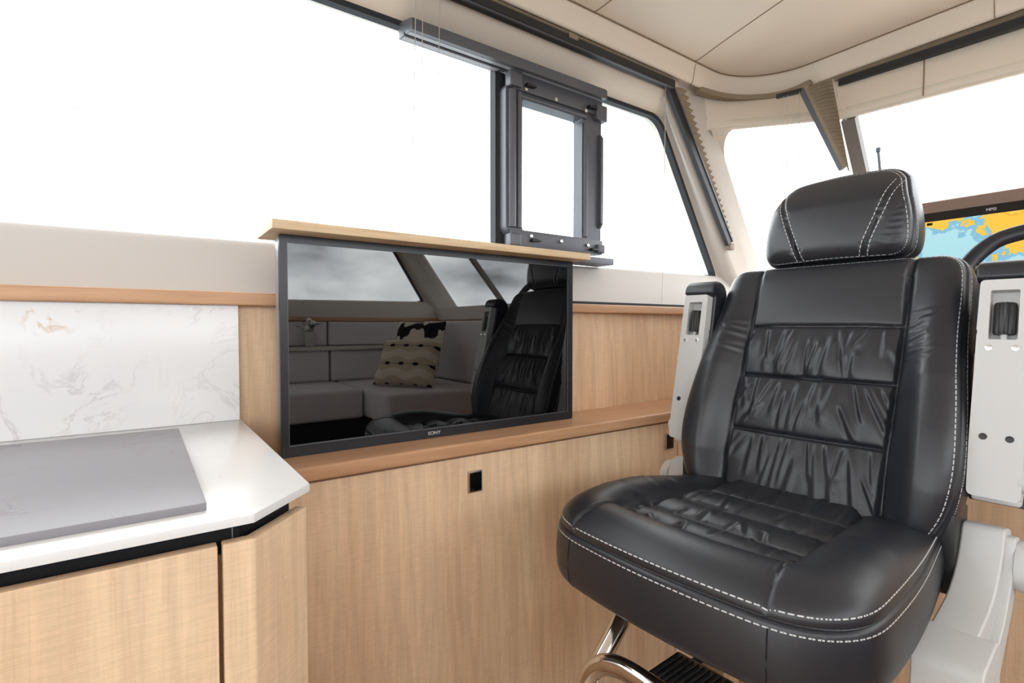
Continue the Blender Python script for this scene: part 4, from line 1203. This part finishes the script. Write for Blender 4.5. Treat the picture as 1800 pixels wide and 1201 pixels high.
# ---------------- recliner brackets beside the seat
def recliner(sgn):
    yi = YC + sgn * 0.262; yo = YC + sgn * 0.318
    prof = round_poly([(1.145, 0.862), (1.206, 0.850), (1.212, 0.79), (1.165, 0.735), (1.09, 0.672), (1.03, 0.625), (0.88, 0.60), (0.872, 0.738), (0.965, 0.752), (1.055, 0.764), (1.118, 0.805)],
                      [0.012, 0.02, 0.04, 0.04, 0.04, 0.03, 0.02, 0.018, 0.05, 0.05, 0.05], 6)
    rc = prism('recliner_cover', prof, XZ, min(yi, yo), max(yi, yo), M['grey_plastic'], CH, 0.006, 3)
    tag(rc, 'light grey plastic recliner cover')
    rib = round_poly([(1.150, 0.850), (1.196, 0.842), (1.196, 0.79), (1.15, 0.742), (1.07, 0.685), (1.02, 0.65), (0.99, 0.705), (1.07, 0.735), (1.128, 0.790)], [0.01, 0.02, 0.03, 0.03, 0.03, 0.02, 0.03, 0.03, 0.03], 6)
    ya, yb = yo, YC + sgn * 0.330
    prism('cover_rib', rib, XZ, min(ya, yb) - (0.002 if sgn > 0 else 0), max(ya, yb) + (0.002 if sgn < 0 else 0), M['grey_plastic'], rc, 0.004, 3)
    yb0, yb1 = YC + sgn * 0.258, YC + sgn * 0.338
    prism('front_block', round_poly([(0.865, 0.60), (0.868, 0.742), (0.965, 0.752), (0.985, 0.735), (0.985, 0.60)], [0.01, 0.016, 0.012, 0.012, 0.01], 5), XZ, min(yb0, yb1), max(yb0, yb1), M['grey_plastic'], rc, 0.006, 3)
    disc('recliner_knob', (1.168, YC + sgn * 0.340, 0.800), (0, sgn, 0), 0.041, 0.022, M['grey_plastic'], rc, 40, 0.005)
    disc('knob_cap', (1.168, YC + sgn * 0.3525, 0.800), (0, sgn, 0), 0.022, 0.005, M['grey_plastic'], rc, 32, 0.002)
    box('hinge_plate', 1.10, 1.19, min(YC + sgn * 0.235, yi), max(YC + sgn * 0.235, yi), 0.74, 0.88, M['black_plastic'], rc, 0.004)
recliner(1); recliner(-1)

# ---------------- base
box('seat_pan', 0.70, 1.16, YC - 0.20, YC + 0.20, 0.695, 0.733, M['black_plastic'], CH, 0.006)
box('slide_rail', 0.74, 1.12, YC - 0.17, YC - 0.13, 0.665, 0.694, M['black_plastic'], CH, 0.003)
box('slide_rail', 0.74, 1.12, YC + 0.13, YC + 0.17, 0.665, 0.694, M['black_plastic'], CH, 0.003)
box('swivel_plate', 0.78, 1.10, YC - 0.175, YC + 0.175, 0.635, 0.664, M['black_plastic'], CH, 0.004)
disc('pedestal', (0.96, YC, 0.377), (0, 0, 1), 0.062, 0.515, M['chrome'], CH, 40, 0.002)
disc('pedestal_foot', (0.96, YC, 0.111), (0, 0, 1), 0.17, 0.018, M['chrome'], CH, 48, 0.004)
disc('pedestal_collar', (0.96, YC, 0.150), (0, 0, 1), 0.085, 0.07, M['chrome'], CH, 40, 0.012)
# footrest: chrome loop with ribbed tread
fr_ = [(0.70, YC + 0.135, 0.668), (0.655, YC + 0.135, 0.632)]
ft = tube('footrest_strut', [(0.72, YC + 0.125, 0.685), (0.640, YC + 0.125, 0.612)], 0.0165, M['chrome'], CH, 20)
tube('footrest_strut', [(0.72, YC - 0.125, 0.685), (0.640, YC - 0.125, 0.612)], 0.0165, M['chrome'], CH, 20)
LO = Vector((0.012, -0.028, 0.026))
loop = smooth_path([tuple(Vector(p) + LO) for p in ((0.585, YC + 0.145, 0.50), (0.592, YC + 0.150, 0.555), (0.602, YC + 0.135, 0.602), (0.612, YC + 0.09, 0.622), (0.612, YC, 0.623), (0.612, YC - 0.09, 0.622), (0.602, YC - 0.135, 0.602), (0.592, YC - 0.150, 0.555), (0.585, YC - 0.145, 0.50))], 8)
tube('footrest_loop', loop, 0.0165, M['chrome'], CH, 20, up=(1, 0, 0))
box('footrest_tread', 0.670, 0.775, YC - 0.125, YC + 0.055, 0.606, 0.620, M['steel'], CH, 0.004)
for i in range(17):
    y = YC - 0.117 + i * 0.0103
    box('tread_rib', 0.680, 0.765, y, y + 0.0025, 0.6195, 0.6225, M['black_plastic'], CH, 0)

# ================================================================== STARBOARD SIDE (seen in the television)
so = root('corner_sofa', (1.2, -1.2, 0.40), 'light grey fabric corner sofa along the starboard side', 'sofa')
def cushion_box(name, x0, x1, y0, y1, z0, z1, par, bev=0.03):
    return box(name, x0, x1, y0, y1, z0, z1, M['sofa'], par, bev, 5)
box('plinth', -1.4, 1.93, -1.66, -1.05, 0.402, 0.643, M['recess'], so, 0)
box('plinth', 1.18, 1.93, -1.05, -0.64, 0.402, 0.643, M['recess'], so, 0)
for a, b in ((-1.4, -0.55), (-0.54, 0.30), (0.31, 1.09)):
    cushion_box('seat_cushion', a, b, -1.56, -0.97, 0.645, 0.82, so)
cushion_box('seat_cushion', 1.10, 1.78, -1.56, -0.63, 0.645, 0.82, so)
for a, b in ((-1.4, -0.55), (-0.54, 0.30), (0.31, 1.06), (1.07, 1.80)):
    cushion_box('back_cushion', a, b, -1.655, -1.555, 0.815, 1.032, so, 0.025)
    cushion_box('upper_back_cushion', a, b, -1.660, -1.610, 1.064, 1.232, so, 0.018)
cushion_box('back_cushion', 1.775, 1.90, -1.60, -0.64, 0.815, 1.235, so, 0.03)
tag(box('ledge', -1.4, 1.77, -1.6625, -1.52, 1.034, 1.060, M['cream'], so, 0.004), 'narrow cream ledge')

def scatter(name, c, sx_, sz_, rot, tilt, m, label):
    n = 26; V = []; F = []
    for side in (1, -1):
        for i in range(n + 1):
            for j in range(n + 1):
                u, v = -1 + 2 * i / n, -1 + 2 * j / n
                th = 0.062 * ((1 - u ** 4) * (1 - v ** 4)) ** 0.5 + 0.002
                pin = 1 - 0.07 * (1 - abs(u) ** 2) * abs(v) ** 2, 1 - 0.07 * (1 - abs(v) ** 2) * abs(u) ** 2
                V.append((u * sx_ * pin[1], -side * th, v * sz_ * pin[0]))
    k = (n + 1) ** 2
    for s in (0, 1):
        for i in range(n):
            for j in range(n):
                a = s * k + i * (n + 1) + j
                F.append((a, a + n + 1, a + n + 2, a + 1) if s == 0 else (a, a + 1, a + n + 2, a + n + 1))
    bnd = [i * (n + 1) for i in range(n)] + [n * (n + 1) + j for j in range(n)] + [i * (n + 1) + n for i in range(n, 0, -1)] + [j for j in range(n, 0, -1)]
    for q in range(len(bnd)):
        a, b = bnd[q], bnd[(q + 1) % len(bnd)]
        F.append((a, b, b + k, a + k))
    o = mesh(name, V, F, m, None, smooth=True, recalc=True)
    o.location = c; o.rotation_euler = (math.radians(tilt), 0, math.radians(rot))
    tag(o, label, 'cushion', 'scatter cushions on the sofa')
    return o
def cushmat(name, base, bands, dots):
    """printed fabric: wavy pale bands and dark seed shapes on thin lines"""
    m = newmat(name, base, 0.9, 0, 0.1)
    b = m.node_tree.nodes['Principled BSDF']
    t = nd(m, 'ShaderNodeTexCoord'); sp_ = nd(m, 'ShaderNodeSeparateXYZ')
    lk(m, t.outputs['Object'], sp_.inputs['Vector'])
    def mth(op, a, bb, c=None):
        n = nd(m, 'ShaderNodeMath', operation=op)
        for i, q in enumerate((a, bb, c)):
            if q is None: continue
            if isinstance(q, (int, float)): n.inputs[i].default_value = q
            else: lk(m, q, n.inputs[i])
        return n.outputs[0]
    x, z = sp_.outputs['X'], sp_.outputs['Z']
    wave = mth('MULTIPLY', mth('SINE', mth('MULTIPLY', x, 34.0), None), 0.012)
    zz_ = mth('ADD', z, wave)
    per = 0.125
    fz = mth('SUBTRACT', mth('FRACT', mth('DIVIDE', mth('ADD', zz_, 1.0 + 0.03), per), None), 0.5)
    band = mth('LESS_THAN', mth('ABSOLUTE', fz, None), 0.2)
    fz2 = mth('SUBTRACT', mth('FRACT', mth('DIVIDE', mth('ADD', z, 1.0 + 0.0925), per), None), 0.5)
    fx = mth('SUBTRACT', mth('FRACT', mth('DIVIDE', mth('ADD', x, 1.0), 0.105), None), 0.5)
    ell = mth('ADD', mth('POWER', mth('MULTIPLY', fx, 5.2), 2.0), mth('POWER', mth('MULTIPLY', fz2, 11.0), 2.0))
    seed = mth('LESS_THAN', ell, 1.0)
    line = mth('LESS_THAN', mth('ABSOLUTE', fz2, None), 0.012)
    dk_ = mth('MAXIMUM', seed, line)
    m1 = nd(m, 'ShaderNodeMixRGB'); m1.inputs['Color1'].default_value = base; m1.inputs['Color2'].default_value = bands
    lk(m, band, m1.inputs['Fac'])
    m2_ = nd(m, 'ShaderNodeMixRGB'); m2_.inputs['Color2'].default_value = dots
    lk(m, m1.outputs['Color'], m2_.inputs['Color1']); lk(m, dk_, m2_.inputs['Fac'])
    lk(m, m2_.outputs['Color'], b.inputs['Base Color'])
    return m
M['cush1'] = cushmat('beige_printed_cushion', rgb(202, 186, 160), rgb(226, 214, 194), rgb(24, 22, 22))
m = newmat('black_white_printed_cushion', rgb(228, 220, 206), 0.9, 0, 0.1)
_n = nd(m, 'ShaderNodeTexNoise'); _n.inputs['Scale'].default_value = 9.5; _n.inputs['Detail'].default_value = 1.5
_t = nd(m, 'ShaderNodeTexCoord'); _r = nd(m, 'ShaderNodeValToRGB'); _r.color_ramp.interpolation = 'CONSTANT'
_r.color_ramp.elements[0].color = rgb(26, 24, 24); _r.color_ramp.elements[1].position = 0.43; _r.color_ramp.elements[1].color = rgb(228, 218, 200)
lk(m, _t.outputs['Object'], _n.inputs['Vector']); lk(m, _n.outputs['Fac'], _r.inputs['Fac']); lk(m, _r.outputs['Color'], m.node_tree.nodes['Principled BSDF'].inputs['Base Color'])
M['cush2'] = m
scatter('scatter_cushion', (1.375, -0.965, 0.968), 0.22, 0.158, 59, 26, M['cush1'], 'beige cushion with dark seed print in the sofa corner, mirrored in the television')
scatter('scatter_cushion', (1.530, -1.150, 1.045), 0.19, 0.200, 59, 20, M['cush2'], 'black and white patterned cushion behind the beige one, mirrored in the television')

vs = root('flower_vase', (0.93, -1.562, 1.0605), 'small pale vase of white flowers on the sofa ledge, mirrored in the television', 'vase')
prof = [(0.0, 0.0), (0.028, 0.0), (0.032, 0.01), (0.034, 0.05), (0.033, 0.085), (0.030, 0.10), (0.027, 0.10), (0.029, 0.08), (0.029, 0.012), (0.0, 0.010)]
V = []; F = []; n = 24
for (r_, z) in prof:
    for i in range(n): V.append((0.93 + r_ * math.cos(2 * PI * i / n), -1.562 + r_ * math.sin(2 * PI * i / n), 1.0605 + z))
for k in range(len(prof) - 1):
    for i in range(n): F.append((k * n + i, k * n + (i + 1) % n, (k + 1) * n + (i + 1) % n, (k + 1) * n + i))
mesh('vase_body', V, F, M['vase'], vs, smooth=True, recalc=True)
for i in range(9):
    a = 2 * PI * i / 9 + random.random(); r_ = random.uniform(0.02, 0.06); hgt = random.uniform(0.12, 0.18)
    tip = (0.93 + r_ * math.cos(a), -1.562 + r_ * 0.6 * math.sin(a), 1.0605 + hgt)
    st = tube('stem', [(0.93 + 0.01 * math.cos(a), -1.562 + 0.01 * math.sin(a), 1.08), (0.93 + 0.018 * math.cos(a), -1.562 + 0.014 * math.sin(a), 1.15), tip], 0.0016, M['green'], vs, 6)
    if i % 3 == 0:
        bm = bmesh.new(); bmesh.ops.create_icosphere(bm, subdivisions=2, radius=0.018)
        for v in bm.verts:
            v.co = v.co * (1 + 0.18 * math.sin(9 * math.atan2(v.co.y, v.co.x))) * Vector((1, 1, 0.7)).length / 1.55
            v.co = v.co + Vector(tip)
        frombm('flower', bm, M['petal'], vs, smooth=True)
    else:
        d = Vector((math.cos(a), 0.5 * math.sin(a), 0.4)).normalized() * 0.05; s_ = Vector((-math.sin(a), math.cos(a), 0)) * 0.013; P0 = Vector(tip)
        mesh('leaf', [P0, P0 + d * 0.45 + s_, P0 + d * 0.5 + Vector((0, 0, 0.004)), P0 + d * 0.45 - s_, P0 + d], [(0, 1, 2), (0, 2, 3), (1, 4, 2), (2, 4, 3)], M['green'], vs)
for o in bpy.data.objects:
    if o.get('_local'): del o['_local']
